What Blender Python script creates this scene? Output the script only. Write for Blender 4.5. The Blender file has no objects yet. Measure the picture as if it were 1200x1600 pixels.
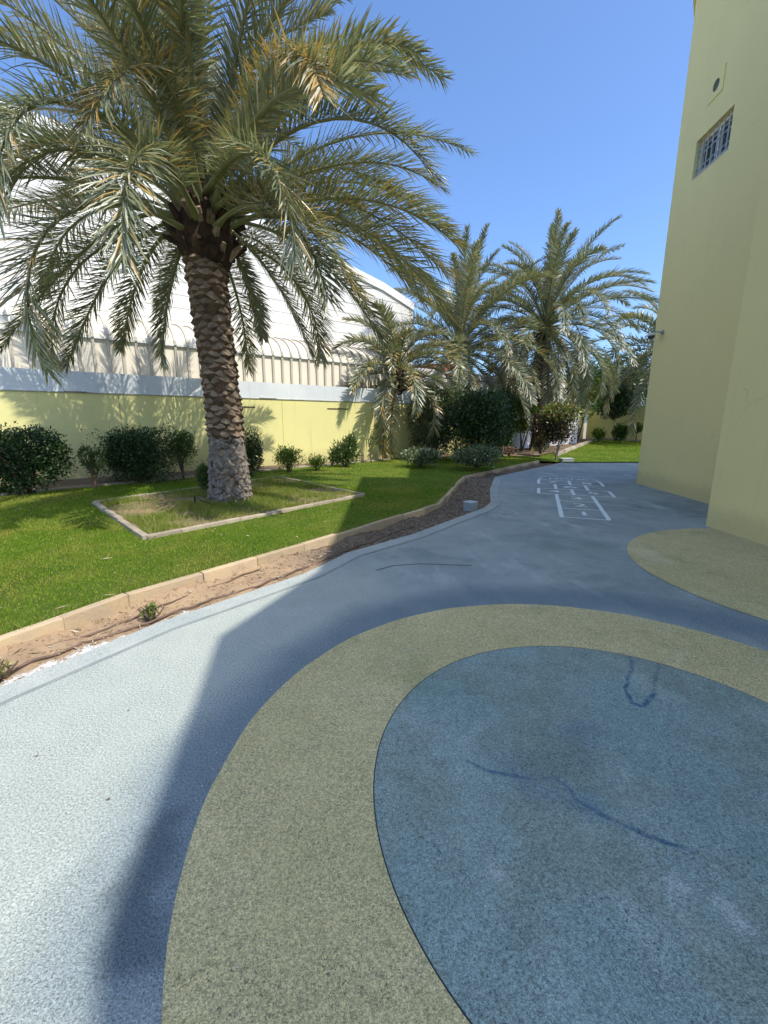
import bpy, bmesh, math, random
import numpy as np
from mathutils import Vector, Matrix
from mathutils.geometry import delaunay_2d_cdt
R = math.radians
rng = np.random.default_rng(7); random.seed(7)
scene = bpy.context.scene; col = scene.collection

# ------------------------------------------------------------------ camera
F_PX, HZ, EYE = 665.0, 658.0, 1.5                 # calibration measured on the 1200x1600 photograph
PITCH = math.atan((800 - HZ) / F_PX)
cam = bpy.data.cameras.new("camera"); cam.sensor_fit = 'VERTICAL'; cam.sensor_height = 24.0
cam.lens = 24.0 * F_PX / 1600.0; cam.clip_start = 0.05; cam.clip_end = 2000
camo = bpy.data.objects.new("camera", cam); col.objects.link(camo)
camo.location = (0, 0, EYE); camo.rotation_euler = (R(90) - PITCH, 0, 0); scene.camera = camo
# ------------------------------------------------------------------ sky and sun
SUN_EL, SUN_DIR = R(55.6), (0.766, -0.642)        # the sun stands behind the camera, to the right
w = bpy.data.worlds.new("World"); scene.world = w; w.use_nodes = True
nt = w.node_tree; nt.nodes.clear()
sky = nt.nodes.new('ShaderNodeTexSky'); sky.sky_type = 'NISHITA'; sky.sun_disc = False
sky.sun_elevation = SUN_EL; sky.sun_rotation = math.atan2(SUN_DIR[0], SUN_DIR[1])
sky.altitude = 10; sky.air_density = 1.0; sky.dust_density = 2.0; sky.ozone_density = 10.0
bg = nt.nodes.new('ShaderNodeBackground'); bg.inputs[1].default_value = 0.11
wo = nt.nodes.new('ShaderNodeOutputWorld'); nt.links.new(sky.outputs[0], bg.inputs[0]); nt.links.new(bg.outputs[0], wo.inputs[0])
sun = bpy.data.lights.new("sun", 'SUN'); sun.energy = 1.95; sun.angle = R(0.42); sun.color = (1, 0.95, 0.87)
suno = bpy.data.objects.new("sun", sun); col.objects.link(suno)
sv = Vector((SUN_DIR[0] * math.cos(SUN_EL), SUN_DIR[1] * math.cos(SUN_EL), math.sin(SUN_EL)))
suno.rotation_euler = sv.to_track_quat('Z', 'Y').to_euler(); suno.location = (8, -8, 30)
scene.view_settings.view_transform = 'Standard'; scene.view_settings.look = 'None'
scene.view_settings.exposure = 1.4; scene.view_settings.gamma = 1.0

# ------------------------------------------------------------------ helpers
def ray(px, py):
    x = (px - 600) / F_PX; y = -(py - 800) / F_PX
    return np.array([x, math.cos(PITCH) + y * math.sin(PITCH), -math.sin(PITCH) + y * math.cos(PITCH)])
def ground(px, py, z=0.0):                         # a spot on the ground
    d = ray(px, py); t = (z - EYE) / d[2]; return np.array([d[0] * t, d[1] * t, z])
def at(px, py, Y):                                 # a point at world depth Y
    d = ray(px, py); t = Y / d[1]; return np.array([d[0] * t, Y, EYE + d[2] * t])

def tag(o, label=None, cat=None, group=None, kind=None):
    if label: o['label'] = label
    if cat: o['category'] = cat
    if group: o['group'] = group
    if kind: o['kind'] = kind
    return o
def empty(name, loc, label, cat, group=None, rz=0):
    o = bpy.data.objects.new(name, None); col.objects.link(o); o.location = loc; o.rotation_euler = (0, 0, rz)
    o.empty_display_size = 0.2
    return tag(o, label, cat, group)
def link(name, me, mats, parent=None, smooth=False):
    if not isinstance(mats, (list, tuple)): mats = [mats]
    for m in mats: me.materials.append(m)
    if smooth: me.shade_smooth()
    o = bpy.data.objects.new(name, me); col.objects.link(o)
    if parent: o.parent = parent
    return o
def mesh_np(name, verts, loops, starts, totals, attrs=None, matidx=None):
    me = bpy.data.meshes.new(name); verts = np.asarray(verts, np.float32)
    me.vertices.add(len(verts)); me.vertices.foreach_set('co', verts.ravel())
    me.loops.add(len(loops)); me.loops.foreach_set('vertex_index', np.asarray(loops, np.int32))
    me.polygons.add(len(starts)); me.polygons.foreach_set('loop_start', np.asarray(starts, np.int32))
    me.polygons.foreach_set('loop_total', np.asarray(totals, np.int32))
    if matidx is not None: me.polygons.foreach_set('material_index', np.asarray(matidx, np.int32))
    if attrs:
        for k, v in attrs.items():
            a = me.attributes.new(k, 'FLOAT', 'POINT'); a.data.foreach_set('value', np.asarray(v, np.float32))
    me.update(calc_edges=True); me.validate()
    return me
def quads_mesh(name, verts, quads, attrs=None):
    quads = np.asarray(quads, np.int32); n = len(quads); k = quads.shape[1]
    return mesh_np(name, verts, quads.ravel(), np.arange(n) * k, np.full(n, k), attrs)

class MB:                                          # collects simple shapes into one mesh
    def __init__(s): s.v = []; s.f = []; s.m = []
    def add(s, vs, fs, m=0):
        b = len(s.v); s.v += [tuple(v) for v in vs]; s.f += [tuple(b + i for i in f) for f in fs]; s.m += [m] * len(fs)
    def box(s, x0, x1, y0, y1, z0, z1, m=0, M=None):
        vs = [Vector(p) for p in ((x0,y0,z0),(x1,y0,z0),(x1,y1,z0),(x0,y1,z0),(x0,y0,z1),(x1,y0,z1),(x1,y1,z1),(x0,y1,z1))]
        if M: vs = [M @ p for p in vs]
        s.add(vs, [(3,2,1,0),(4,5,6,7),(0,1,5,4),(1,2,6,5),(2,3,7,6),(3,0,4,7)], m)
    def prism(s, poly, z0, z1, m=0):               # poly is counter-clockwise
        n = len(poly)
        s.add([(x, y, z0) for x, y in poly] + [(x, y, z1) for x, y in poly],
              [tuple(range(n))[::-1], tuple(range(n, 2 * n))] + [(i, (i + 1) % n, (i + 1) % n + n, i + n) for i in range(n)], m)
    def tube(s, pts, rad, n=8, m=0, caps=True):
        pts = [Vector(p) for p in pts]; rad = rad if hasattr(rad, '__len__') else [rad] * len(pts); b = len(s.v)
        for i, p in enumerate(pts):
            t = (pts[min(i + 1, len(pts) - 1)] - pts[max(i - 1, 0)]).normalized()
            a = t.cross(Vector((0, 0, 1)) if abs(t.z) < .95 else Vector((1, 0, 0))).normalized(); c = t.cross(a)
            for k in range(n):
                th = 2 * math.pi * k / n; s.v.append(tuple(p + (a * math.cos(th) + c * math.sin(th)) * rad[i]))
        for i in range(len(pts) - 1):
            for k in range(n):
                s.f.append((b + i*n + k, b + i*n + (k+1) % n, b + (i+1)*n + (k+1) % n, b + (i+1)*n + k)); s.m.append(m)
        if caps:
            s.f.append(tuple(b + k for k in range(n))[::-1]); s.m.append(m)
            s.f.append(tuple(b + (len(pts)-1)*n + k for k in range(n))); s.m.append(m)
    def build(s, name, mats, parent=None, smooth=False, bevel=0, off=None):
        me = bpy.data.meshes.new(name)
        v = s.v if off is None else [(a - off[0], b - off[1], c - off[2]) for a, b, c in s.v]
        me.from_pydata(v, [], s.f); me.polygons.foreach_set('material_index', s.m)
        if bevel:
            bm = bmesh.new(); bm.from_mesh(me)
            bmesh.ops.recalc_face_normals(bm, faces=bm.faces)
            bmesh.ops.bevel(bm, geom=[e for e in bm.edges if len(e.link_faces) == 2 and e.calc_face_angle(0) > .6], offset=bevel, segments=2, affect='EDGES', profile=.6)
            bm.to_mesh(me); bm.free()
        me.update()
        return link(name, me, mats, parent, smooth)

# ---- node helpers
def material(name):
    m = bpy.data.materials.new(name); m.use_nodes = True; m.node_tree.nodes.clear(); return m, m.node_tree
def nd(nt, t, ins=None, **at_):
    n = nt.nodes.new(t)
    for k, v in at_.items(): setattr(n, k, v)
    for k, v in (ins or {}).items():
        if isinstance(v, bpy.types.NodeSocket): nt.links.new(v, n.inputs[k])
        else: n.inputs[k].default_value = v
    return n
def rgba(c): return (c[0], c[1], c[2], 1)
def mixc(nt, f, a, b, mode='MIX'):
    n = nt.nodes.new('ShaderNodeMix'); n.data_type = 'RGBA'; n.blend_type = mode; n.clamp_result = False
    for i, v in ((0, f), (6, a), (7, b)):
        if isinstance(v, bpy.types.NodeSocket): nt.links.new(v, n.inputs[i])
        else: n.inputs[i].default_value = rgba(v) if i else v
    return n.outputs[2]
def mth(nt, op, a, b=0.0, c=None, clamp=False):
    n = nt.nodes.new('ShaderNodeMath'); n.operation = op; n.use_clamp = clamp
    for i, v in ((0, a), (1, b), (2, c)):
        if v is None: continue
        if isinstance(v, bpy.types.NodeSocket): nt.links.new(v, n.inputs[i])
        else: n.inputs[i].default_value = v
    return n.outputs[0]
def remap(nt, v, a, b, c=0.0, d=1.0, smooth=True):
    n = nd(nt, 'ShaderNodeMapRange', {0: v, 1: a, 2: b, 3: c, 4: d}); n.clamp = True
    if smooth: n.interpolation_type = 'SMOOTHSTEP'
    return n.outputs[0]
def noise(nt, vec, scale, detail=3, rough=.55, dist=0.0):
    return nd(nt, 'ShaderNodeTexNoise', {'Vector': vec, 'Scale': scale, 'Detail': detail, 'Roughness': rough, 'Distortion': dist}).outputs['Fac']
def objco(nt): return nd(nt, 'ShaderNodeTexCoord').outputs['Object']
def scaled(nt, vec, s):
    return nd(nt, 'ShaderNodeMapping', {'Vector': vec, 'Scale': s}).outputs[0]
def finish(nt, color, rough=.8, bump=None, bstr=.3, bdist=.01, spec=.3, normal=None):
    p = nd(nt, 'ShaderNodeBsdfPrincipled', {'Roughness': rough, 'Specular IOR Level': spec})
    if isinstance(color, bpy.types.NodeSocket): nt.links.new(color, p.inputs['Base Color'])
    else: p.inputs['Base Color'].default_value = rgba(color)
    if bump is not None:
        b = nd(nt, 'ShaderNodeBump', {'Height': bump, 'Strength': bstr, 'Distance': bdist}); nt.links.new(b.outputs[0], p.inputs['Normal'])
    o = nd(nt, 'ShaderNodeOutputMaterial', {0: p.outputs[0]}); return p
def polyline_dist(nt, p, segs):                    # distance in plan to a polyline, for marks rubbed into a surface
    best = None
    for pts in segs:
        for a, b in zip(pts[:-1], pts[1:]):
            ab = np.array(b) - np.array(a); L2 = float((ab ** 2).sum())
            pa = nd(nt, 'ShaderNodeVectorMath', {0: p, 1: (a[0], a[1], 0)}, operation='SUBTRACT').outputs[0]
            dt = nd(nt, 'ShaderNodeVectorMath', {0: pa, 1: (ab[0], ab[1], 0)}, operation='DOT_PRODUCT').outputs['Value']
            h = mth(nt, 'DIVIDE', dt, L2, clamp=True)
            q = nd(nt, 'ShaderNodeVectorMath', {0: (ab[0], ab[1], 0), 'Scale': h}, operation='SCALE').outputs[0]
            d = nd(nt, 'ShaderNodeVectorMath', {0: nd(nt, 'ShaderNodeVectorMath', {0: pa, 1: q}, operation='SUBTRACT').outputs[0]}, operation='LENGTH').outputs['Value']
            best = d if best is None else mth(nt, 'MINIMUM', best, d)
    return best
def flat(nt, vec): return nd(nt, 'ShaderNodeVectorMath', {0: vec, 1: (1, 1, 0)}, operation='MULTIPLY').outputs[0]
def warp(nt, vec, scale, amt):
    n = nd(nt, 'ShaderNodeTexNoise', {'Vector': vec, 'Scale': scale, 'Detail': 4.0}).outputs['Color']
    c = nd(nt, 'ShaderNodeVectorMath', {0: n, 1: (.5, .5, .5)}, operation='SUBTRACT').outputs[0]
    s = nd(nt, 'ShaderNodeVectorMath', {0: c, 'Scale': amt}, operation='SCALE').outputs[0]
    return nd(nt, 'ShaderNodeVectorMath', {0: vec, 1: s}, operation='ADD').outputs[0]

# ------------------------------------------------------------------ materials
LINES = [[(1.76,2.52),(1.71,2.39),(1.53,2.15),(1.39,2.01),(1.34,2.04),(1.38,2.18),(1.51,2.34),(1.6,2.5)],
         [(.37,1.64),(.47,1.58),(.61,1.55),(.73,1.55),(.77,1.49),(.78,1.44),(.9,1.33),(1.1,1.23)]]
def rubber(name, ca, cb, worn, kind):
    """poured rubber crumb surface: granules, blotches, scuffs"""
    m, nt = material(name); P0 = objco(nt)
    big = noise(nt, P0, .9, 5, .6); mid = noise(nt, warp(nt, P0, 2, .3), 3.2, 5, .65)
    c = mixc(nt, remap(nt, big, .35, .65), ca, cb)
    c = mixc(nt, mth(nt, 'MULTIPLY', remap(nt, mid, .5, .75), .45), c, worn)
    pool = noise(nt, warp(nt, P0, 5, .12), 1.7, 6, .7)
    c = mixc(nt, mth(nt, 'MULTIPLY', remap(nt, pool, .56, .72), .35), c, tuple(x * .45 for x in ca))
    dk_ = noise(nt, warp(nt, P0, 1.3, .8), .62, 7, .72)
    c = mixc(nt, mth(nt, 'MULTIPLY', remap(nt, dk_, .50, .64), .5), c, (ca[0] * .55, ca[1] * .66, ca[2] * .62))
    pl_ = noise(nt, warp(nt, scaled(nt, P0, (1, .6, 1)), 1.1, .9), 1.15, 7, .72)
    c = mixc(nt, mth(nt, 'MULTIPLY', remap(nt, pl_, .54, .64), .4), c, tuple(min(.9, x * 1.28) for x in worn))
    sand = mth(nt, 'MULTIPLY', remap(nt, noise(nt, warp(nt, P0, 3, .6), 2.2, 8, .78), .57, .68), .35)
    c = mixc(nt, sand, c, (.46, .42, .33))
    if kind != 'band':                              # long faint wipe marks
        st = noise(nt, scaled(nt, P0, (1, .35, 1)), 2.4, 4, .6, .4)
        c = mixc(nt, mth(nt, 'MULTIPLY', remap(nt, st, .55, .7), .25), c, tuple(min(1, x * 1.5) for x in worn))
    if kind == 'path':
        # worn pale side and bluer ring edge, with sunlight and shade painted into both
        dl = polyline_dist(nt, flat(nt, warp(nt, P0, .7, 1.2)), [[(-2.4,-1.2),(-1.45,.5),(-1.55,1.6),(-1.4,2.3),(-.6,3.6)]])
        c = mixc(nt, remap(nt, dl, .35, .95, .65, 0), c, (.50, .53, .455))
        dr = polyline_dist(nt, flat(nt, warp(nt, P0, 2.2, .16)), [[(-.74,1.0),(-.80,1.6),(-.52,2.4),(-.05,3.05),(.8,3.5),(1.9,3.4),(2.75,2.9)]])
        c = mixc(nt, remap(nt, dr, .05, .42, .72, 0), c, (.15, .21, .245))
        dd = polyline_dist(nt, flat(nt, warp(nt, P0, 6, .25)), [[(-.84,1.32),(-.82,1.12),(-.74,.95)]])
        c = mixc(nt, mth(nt, 'MULTIPLY', remap(nt, dd, .02, .13, 1, 0), .55), c, (.06, .085, .10))  # dark mottled patch, strengthened to paint in the strip's shade
        ds = polyline_dist(nt, flat(nt, P0), [[(-.07,4.16),(.1,4.3),(.4,4.36),(.92,4.3)]])
        c = mixc(nt, mth(nt, 'MULTIPLY', remap(nt, ds, .008, .02, 1, 0), .7), c, (.03, .04, .05))
    if kind == 'disc':
        dl = polyline_dist(nt, flat(nt, warp(nt, warp(nt, P0, 9, .05), 60, .012)), LINES)
        br = remap(nt, noise(nt, P0, 14, 3), .35, .6)
        c = mixc(nt, mth(nt, 'MULTIPLY', mth(nt, 'MULTIPLY', remap(nt, dl, .004, .017, 1, 0), .9), mth(nt, 'ADD', mth(nt, 'MULTIPLY', br, .6), .4)), c, (.06, .14, .24))
        sm = polyline_dist(nt, flat(nt, warp(nt, P0, 4, .25)), [[(.6,1.62),(.85,1.62),(1.0,1.85)],[(.62,1.56),(.8,1.42)]])
        c = mixc(nt, mth(nt, 'MULTIPLY', remap(nt, sm, .02, .13, 1, 0), .42), c, (.12, .21, .29))
        sp = polyline_dist(nt, flat(nt, warp(nt, warp(nt, P0, 12, .08), 50, .05)), [[(.38,1.15),(.385,1.17)],[(.97,1.11),(.975,1.12)],[(1.08,1.0),(1.07,1.05)]])
        c = mixc(nt, mth(nt, 'MULTIPLY', remap(nt, sp, .005, .05, 1, 0), .5), c, (.62, .64, .60))
        gr = noise(nt, warp(nt, P0, 3, .3), 1.9, 5, .65)
        c = mixc(nt, mth(nt, 'MULTIPLY', remap(nt, gr, .42, .62), .6), c, (.25, .29, .23))
    g1 = noise(nt, P0, 210, 3, .7); g2 = noise(nt, P0, 480, 2, .6)
    v = nd(nt, 'ShaderNodeTexVoronoi', {'Vector': P0, 'Scale': 230.0}, feature='F1').outputs['Distance']
    g0 = noise(nt, P0, 105, 2, .6)
    gran = mth(nt, 'ADD', mth(nt, 'ADD', mth(nt, 'MULTIPLY', g1, .4), mth(nt, 'MULTIPLY', g2, .2)), mth(nt, 'MULTIPLY', g0, .4))
    fac = remap(nt, gran, .38, .62, .5, 1.42, False)
    c = mixc(nt, 1.0, c, nd(nt, 'ShaderNodeCombineXYZ', {0: fac, 1: fac, 2: fac}).outputs[0], 'MULTIPLY')
    pit = mth(nt, 'MULTIPLY', remap(nt, noise(nt, P0, 125, 4, .75), .55, .62), remap(nt, noise(nt, P0, 4.5, 4, .6), .38, .6, .25, 1))
    c = mixc(nt, mth(nt, 'MULTIPLY', pit, .75), c, (.035, .05, .055))
    sk = remap(nt, noise(nt, P0, 70, 2, .8), .735, .76)
    c = mixc(nt, mth(nt, 'MULTIPLY', sk, .5), c, (.6, .6, .58))
    h = mth(nt, 'SUBTRACT', gran, mth(nt, 'MULTIPLY', v, .5))
    finish(nt, c, .92, h, .8, .008, .25); return m
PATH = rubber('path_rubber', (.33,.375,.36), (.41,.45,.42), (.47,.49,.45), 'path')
BAND = rubber('band_rubber', (.62,.52,.25), (.69,.575,.29), (.68,.59,.35), 'band')
DISC = rubber('disc_rubber', (.27,.365,.335), (.325,.415,.37), (.40,.46,.42), 'disc')
def mk_edging():
    m, nt = material('edging_rubber'); P0 = objco(nt)
    c = mixc(nt, remap(nt, noise(nt, P0, 2.5, 5), .35, .65), (.34,.37,.345), (.41,.43,.39))
    g = noise(nt, P0, 160, 3, .7); f = remap(nt, g, .3, .7, .55, 1.4, False)
    c = mixc(nt, 1.0, c, nd(nt, 'ShaderNodeCombineXYZ', {0: f, 1: f, 2: f}).outputs[0], 'MULTIPLY')
    finish(nt, c, .9, g, .4, .005); return m
EDGING = mk_edging()
def simple(name, c1, c2=None, scale=6, rough=.8, bscale=None, bstr=.25, bdist=.005, spec=.3, stain=None, detail=5, vary=0):
    m, nt = material(name); P0 = objco(nt); c2 = c2 or tuple(x * .8 for x in c1)
    c = mixc(nt, remap(nt, noise(nt, P0, scale, detail, .6), .3, .7), c1, c2)
    if vary:
        g_ = remap(nt, nd(nt, 'ShaderNodeNewGeometry').outputs['Random Per Island'], 0, 1, 1 - vary, 1 + vary * .5, False); c = mixc(nt, 1.0, c, nd(nt, 'ShaderNodeCombineXYZ', {0: g_, 1: g_, 2: g_}).outputs[0], 'MULTIPLY')
    if stain: c = mixc(nt, mth(nt, 'MULTIPLY', remap(nt, noise(nt, warp(nt, P0, 3, .3), scale * .6, 6, .7), .55, .72), stain[3]), c, stain[:3])
    finish(nt, c, rough, noise(nt, P0, bscale or scale * 8, 5, .65), bstr, bdist, spec); return m
def render_wall(name, c1, c2, drip=.25, splash=(.1, .4, .3)):
    """painted stucco with rain streaks and a few stains"""
    m, nt = material(name); P0 = objco(nt)
    c = mixc(nt, remap(nt, noise(nt, P0, .7, 5), .3, .7), c1, c2)
    st = noise(nt, scaled(nt, P0, (7, 7, .35)), 1.0, 5, .6)
    c = mixc(nt, mth(nt, 'MULTIPLY', remap(nt, st, .56, .75), drip), c, tuple(x * .6 for x in c1))
    c = mixc(nt, mth(nt, 'MULTIPLY', remap(nt, noise(nt, P0, 5, 6, .7), .6, .72), .18), c, tuple(x * .65 for x in c1))
    z = nd(nt, 'ShaderNodeSeparateXYZ', {0: nd(nt, 'ShaderNodeNewGeometry').outputs['Position']}).outputs[2]
    zz = mth(nt, 'ADD', z, mth(nt, 'MULTIPLY', noise(nt, P0, 6, 5, .7), -.35))
    c = mixc(nt, mth(nt, 'MULTIPLY', remap(nt, zz, splash[0] - .15, splash[1] - .15, 1, 0), splash[2]), c, (.33, .27, .17))
    cr = nd(nt, 'ShaderNodeTexVoronoi', {'Vector': warp(nt, P0, 1.5, .5), 'Scale': .55}, feature='DISTANCE_TO_EDGE').outputs['Distance']
    c = mixc(nt, mth(nt, 'MULTIPLY', remap(nt, cr, .001, .0035, 1, 0), mth(nt, 'MULTIPLY', remap(nt, noise(nt, P0, 1.3, 3), .5, .62), .28)), c, tuple(x * .5 for x in c1))
    h = noise(nt, P0, 60, 5, .7)
    finish(nt, c, .85, h, .35, .006, .25); return m
YEL_B = render_wall('building_paint', (.84,.72,.33), (.81,.70,.325), .10)
YEL_W = render_wall('garden_wall_paint', (.76,.70,.295), (.70,.64,.28), .35, (.2, .75, .45))
WHT_W = render_wall('white_wall_paint', (.70,.72,.70), (.58,.61,.61), .35)
def mk_siding():
    m, nt = material('siding'); P0 = objco(nt)
    z = nd(nt, 'ShaderNodeSeparateXYZ', {0: P0}).outputs[2]
    c = mixc(nt, remap(nt, noise(nt, P0, .6, 5), .3, .7), (.75,.73,.67), (.66,.64,.59))
    c = mixc(nt, mth(nt, 'MULTIPLY', remap(nt, noise(nt, warp(nt, P0, 2, .4), 1.6, 6, .75), .56, .7), .3), c, (.62,.52,.44))
    finish(nt, c, .6, noise(nt, P0, 20, 4), .1, .01); return m
SIDING = mk_siding()
METAL = simple('ribbed_metal_paint', (.80,.73,.58), (.74,.67,.53), 1.2, .5, 8, .05, stain=(.45,.38,.28,.35))
RIB = simple('rib_metal_paint', (.52,.47,.38), (.45,.41,.33), 3, .5, 8, .05)
TRIM = simple('white_trim', (.78,.77,.72), (.7,.69,.65), 2, .5)
KERB = simple('kerb_stone', (.56,.42,.25), (.48,.37,.25), 5, .9, 30, .6, .012, stain=(.33,.25,.17,.8), vary=.25)
KERB_G = simple('bed_kerb_stone', (.46,.39,.29), (.36,.30,.22), 6, .9, 30, .6, .012, stain=(.22,.18,.12,.8), vary=.3)
WHITEP = simple('marking_paint', (.88,.92,.84), (.74,.80,.76), 30, .8, 200, .4, .003, stain=(.34,.40,.42,.8))
def mk_ground(name, c1, c2, c3, spill=False):
    m, nt = material(name); P0 = objco(nt)
    c = mixc(nt, remap(nt, noise(nt, P0, 2.2, 6, .65), .35, .65), c1, c2)
    c = mixc(nt, mth(nt, 'MULTIPLY', remap(nt, noise(nt, P0, 25, 5, .7), .5, .7), .6), c, c3)
    if spill:
        d = polyline_dist(nt, flat(nt, warp(nt, P0, 7, .32)), [[(-2.2,2.28),(-1.95,2.68)],[(-1.84,2.80),(-1.56,3.16)]])
        br = remap(nt, noise(nt, P0, 22, 5, .75), .42, .47)
        k = mth(nt, 'MULTIPLY', remap(nt, d, .045, .10, 1, 0), br)
        c = mixc(nt, k, c, (.74, .73, .70))
        # darker soil along the far part of the strip
        dk = polyline_dist(nt, flat(nt, warp(nt, P0, 3, .4)), [[(-.6,4.9),(1.3,7.6),(2.4,11)],[(2.4,11),(5.5,15.4)]])
        c = mixc(nt, remap(nt, dk, .2, .9, .75, 0), c, (.16, .125, .095))
    finish(nt, c, .95, noise(nt, P0, 55, 6, .75), .8, .02, .15); return m
SOIL = mk_ground('sandy_soil', (.47,.33,.20), (.36,.25,.155), (.20,.14,.095), True)
BEDSOIL = mk_ground('bed_soil', (.22,.16,.10), (.14,.10,.065), (.09,.07,.045))
PALMSOIL = mk_ground('palm_bed_soil', (.34,.24,.14), (.16,.15,.06), (.2,.15,.09))
SAND = mk_ground('open_ground', (.34,.28,.2), (.28,.23,.16), (.22,.18,.13))
def mk_lawn():
    m, nt = material('lawn_turf'); P0 = objco(nt)
    c = mixc(nt, remap(nt, noise(nt, P0, 1.1, 6, .65), .38, .62), (.075,.135,.018), (.14,.19,.03))
    c = mixc(nt, mth(nt, 'MULTIPLY', remap(nt, noise(nt, warp(nt, P0, 2, .5), 2.7, 6, .7), .55, .7), .5), c, (.22,.20,.07))
    c = mixc(nt, mth(nt, 'MULTIPLY', remap(nt, noise(nt, P0, 90, 3, .7), .45, .65), .6), c, (.03,.05,.01))
    finish(nt, c, .95, noise(nt, P0, 140, 5, .8), .9, .02, .1); return m
LAWN = mk_lawn()
def leafmat(name, c1, c2, c3=None, rough=.5, trans=.3, spec=.35, drycol=None, patch=None):
    m, nt = material(name); g = nd(nt, 'ShaderNodeNewGeometry').outputs['Random Per Island']; P0 = objco(nt)
    c = mixc(nt, g, c1, c2)
    if c3: c = mixc(nt, remap(nt, g, .86, .9), c, c3)
    if patch:
        c = mixc(nt, mth(nt, 'MULTIPLY', remap(nt, noise(nt, P0, patch[4], 5, .65), .45, .62), patch[3]), c, patch[:3])
    if drycol:
        a = nd(nt, 'ShaderNodeAttribute', attribute_name='dry').outputs['Fac']; c = mixc(nt, a, c, drycol)
    p = nd(nt, 'ShaderNodeBsdfPrincipled', {'Base Color': c, 'Roughness': rough, 'Specular IOR Level': spec})
    tc = mixc(nt, 1.0, c, (1.2, 1.3, .68), 'MULTIPLY')
    t = nd(nt, 'ShaderNodeBsdfTranslucent', {'Color': tc})
    mx = nd(nt, 'ShaderNodeMixShader', {0: trans, 1: p.outputs[0], 2: t.outputs[0]})
    nd(nt, 'ShaderNodeOutputMaterial', {0: mx.outputs[0]}); return m
PALM_L = leafmat('palm_leaflet', (.145,.17,.09), (.28,.30,.19), (.52,.50,.36), .33, .17, .8, (.52,.33,.10))
PALM_R = simple('palm_rachis', (.25,.25,.11), (.19,.2,.09), 8, .45)
BOOT_D = simple('palm_boot_dark', (.17,.105,.065), (.09,.058,.038), 9, .9, 60, .8, .02)
BOOT_C = simple('palm_boot_cut', (.40,.295,.20), (.25,.18,.125), 14, .9, 70, .8, .02, stain=(.17,.12,.085,.8), vary=.4)
ROOT_G = simple('palm_root_mat', (.30,.26,.22), (.16,.135,.115), 18, .95, 60, .9, .02)
FIBRE = simple('palm_fibre', (.085,.05,.03), (.035,.022,.015), 12, .95, 80, .9, .02)
BARK = simple('bark', (.14,.10,.07), (.08,.06,.04), 12, .9, 60, .8, .01)
BARK_P = simple('pale_bark', (.30,.27,.22), (.2,.18,.14), 12, .9, 60, .6, .01)
PIPE = simple('brown_pipe', (.19,.125,.09), (.11,.075,.055), 8, .7, stain=(.4,.28,.18,.7))
DARK = simple('dark_recess', (.10,.095,.06), (.07,.065,.045), 4, .4)
GREY = simple('grey_concrete', (.34,.37,.37), (.27,.3,.3), 9, .85, 60, .4)
BLACK = simple('black_metal', (.02,.02,.02), (.03,.03,.03), 4, .4)
GRILLE = simple('grille_paint', (.55,.57,.55), (.48,.5,.48), 6, .5)
def mk_glass():
    m, nt = material('dark_window_glass')
    finish(nt, (.04, .05, .055), .08, spec=.6); return m
GLASS = mk_glass()

# ------------------------------------------------------------------ ground levels
KN = np.array([-.832, .554])
def zlawn(x, y):
    x = np.asarray(x, float); y = np.asarray(y, float)
    d = (x + 2.5) * KN[0] + (y - 2.5) * KN[1]
    a = .095 + .125 * np.clip(d / 6.3, 0, 1); b = .02 + .24 * np.clip((y - 15.8) / 12, 0, 1)
    wgt = np.clip((x - 5.2) / 1.3, 0, 1); return a * (1 - wgt) + b * wgt
def cdt_sheet(name, poly, step, zf, mat, kind='structure', jit=0):
    poly = [tuple(map(float, p)) for p in poly]; P = np.array(poly)
    xs = np.arange(P[:,0].min() + step / 2, P[:,0].max(), step); ys = np.arange(P[:,1].min() + step / 2, P[:,1].max(), step)
    gx, gy = np.meshgrid(xs, ys); pts = np.c_[gx.ravel(), gy.ravel()] + rng.uniform(-.2, .2, (gx.size, 2)) * step
    pts = pts[inside(pts, P)]
    n = len(poly)
    vs = [Vector(p) for p in poly] + [Vector(p) for p in pts]
    r = delaunay_2d_cdt(vs, [], [list(range(n))], 1, 1e-5)
    xy = np.array([v[:] for v in r[0]]); z = zf(xy[:,0], xy[:,1]) + np.zeros(len(xy))
    me = bpy.data.meshes.new(name); me.from_pydata(np.c_[xy, z].tolist(), [], [list(f) for f in r[2]]); me.update()
    if me.polygons and me.polygons[0].normal.z < 0: me.flip_normals()
    o = link(name, me, mat, None, True); return tag(o, kind=kind)
def inside(pts, P):
    x, y = pts[:,0], pts[:,1]; res = np.zeros(len(pts), bool); j = len(P) - 1
    for i in range(len(P)):
        xi, yi, xj, yj = P[i,0], P[i,1], P[j,0], P[j,1]
        with np.errstate(divide='ignore', invalid='ignore'):
            res ^= ((yi > y) != (yj > y)) & (x < (xj - xi) * (y - yi) / (yj - yi) + xi)
        j = i
    return res

WALL_L = [(-19.43, -.76), (-7, 9.3), (2, 16.58), (4.2, 18.6), (14.0, 30.4)]
WALL_B = [(14.0, 30.4), (24, 21.6)]
KERB_T = [(-5.4, -3.4), (-2.56, 2.53), (-2.13, 3.3), (-1.36, 4.28), (-.62, 5.2), (.92, 7.22), (1.18, 8.05), (2.08, 11.1), (5.62, 15.55)]
EDGE = [(-5.1, -4.0), (-2.19, 2.16), (-1.69, 2.97), (-.78, 4.03), (-.41, 4.72), (.4, 5.54), (1.38, 6.82), (1.75, 7.3), (2.01, 7.83), (2.36, 9.34), (3.02, 11.53), (6.57, 15.7)]
BEDK = [(-12, 1.0), (-6.7, 7.32), (-6.15, 8.05), (-4.41, 9.99), (-3.3, 11.2), (-1.54, 13.02), (.2, 14.9)]

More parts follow.
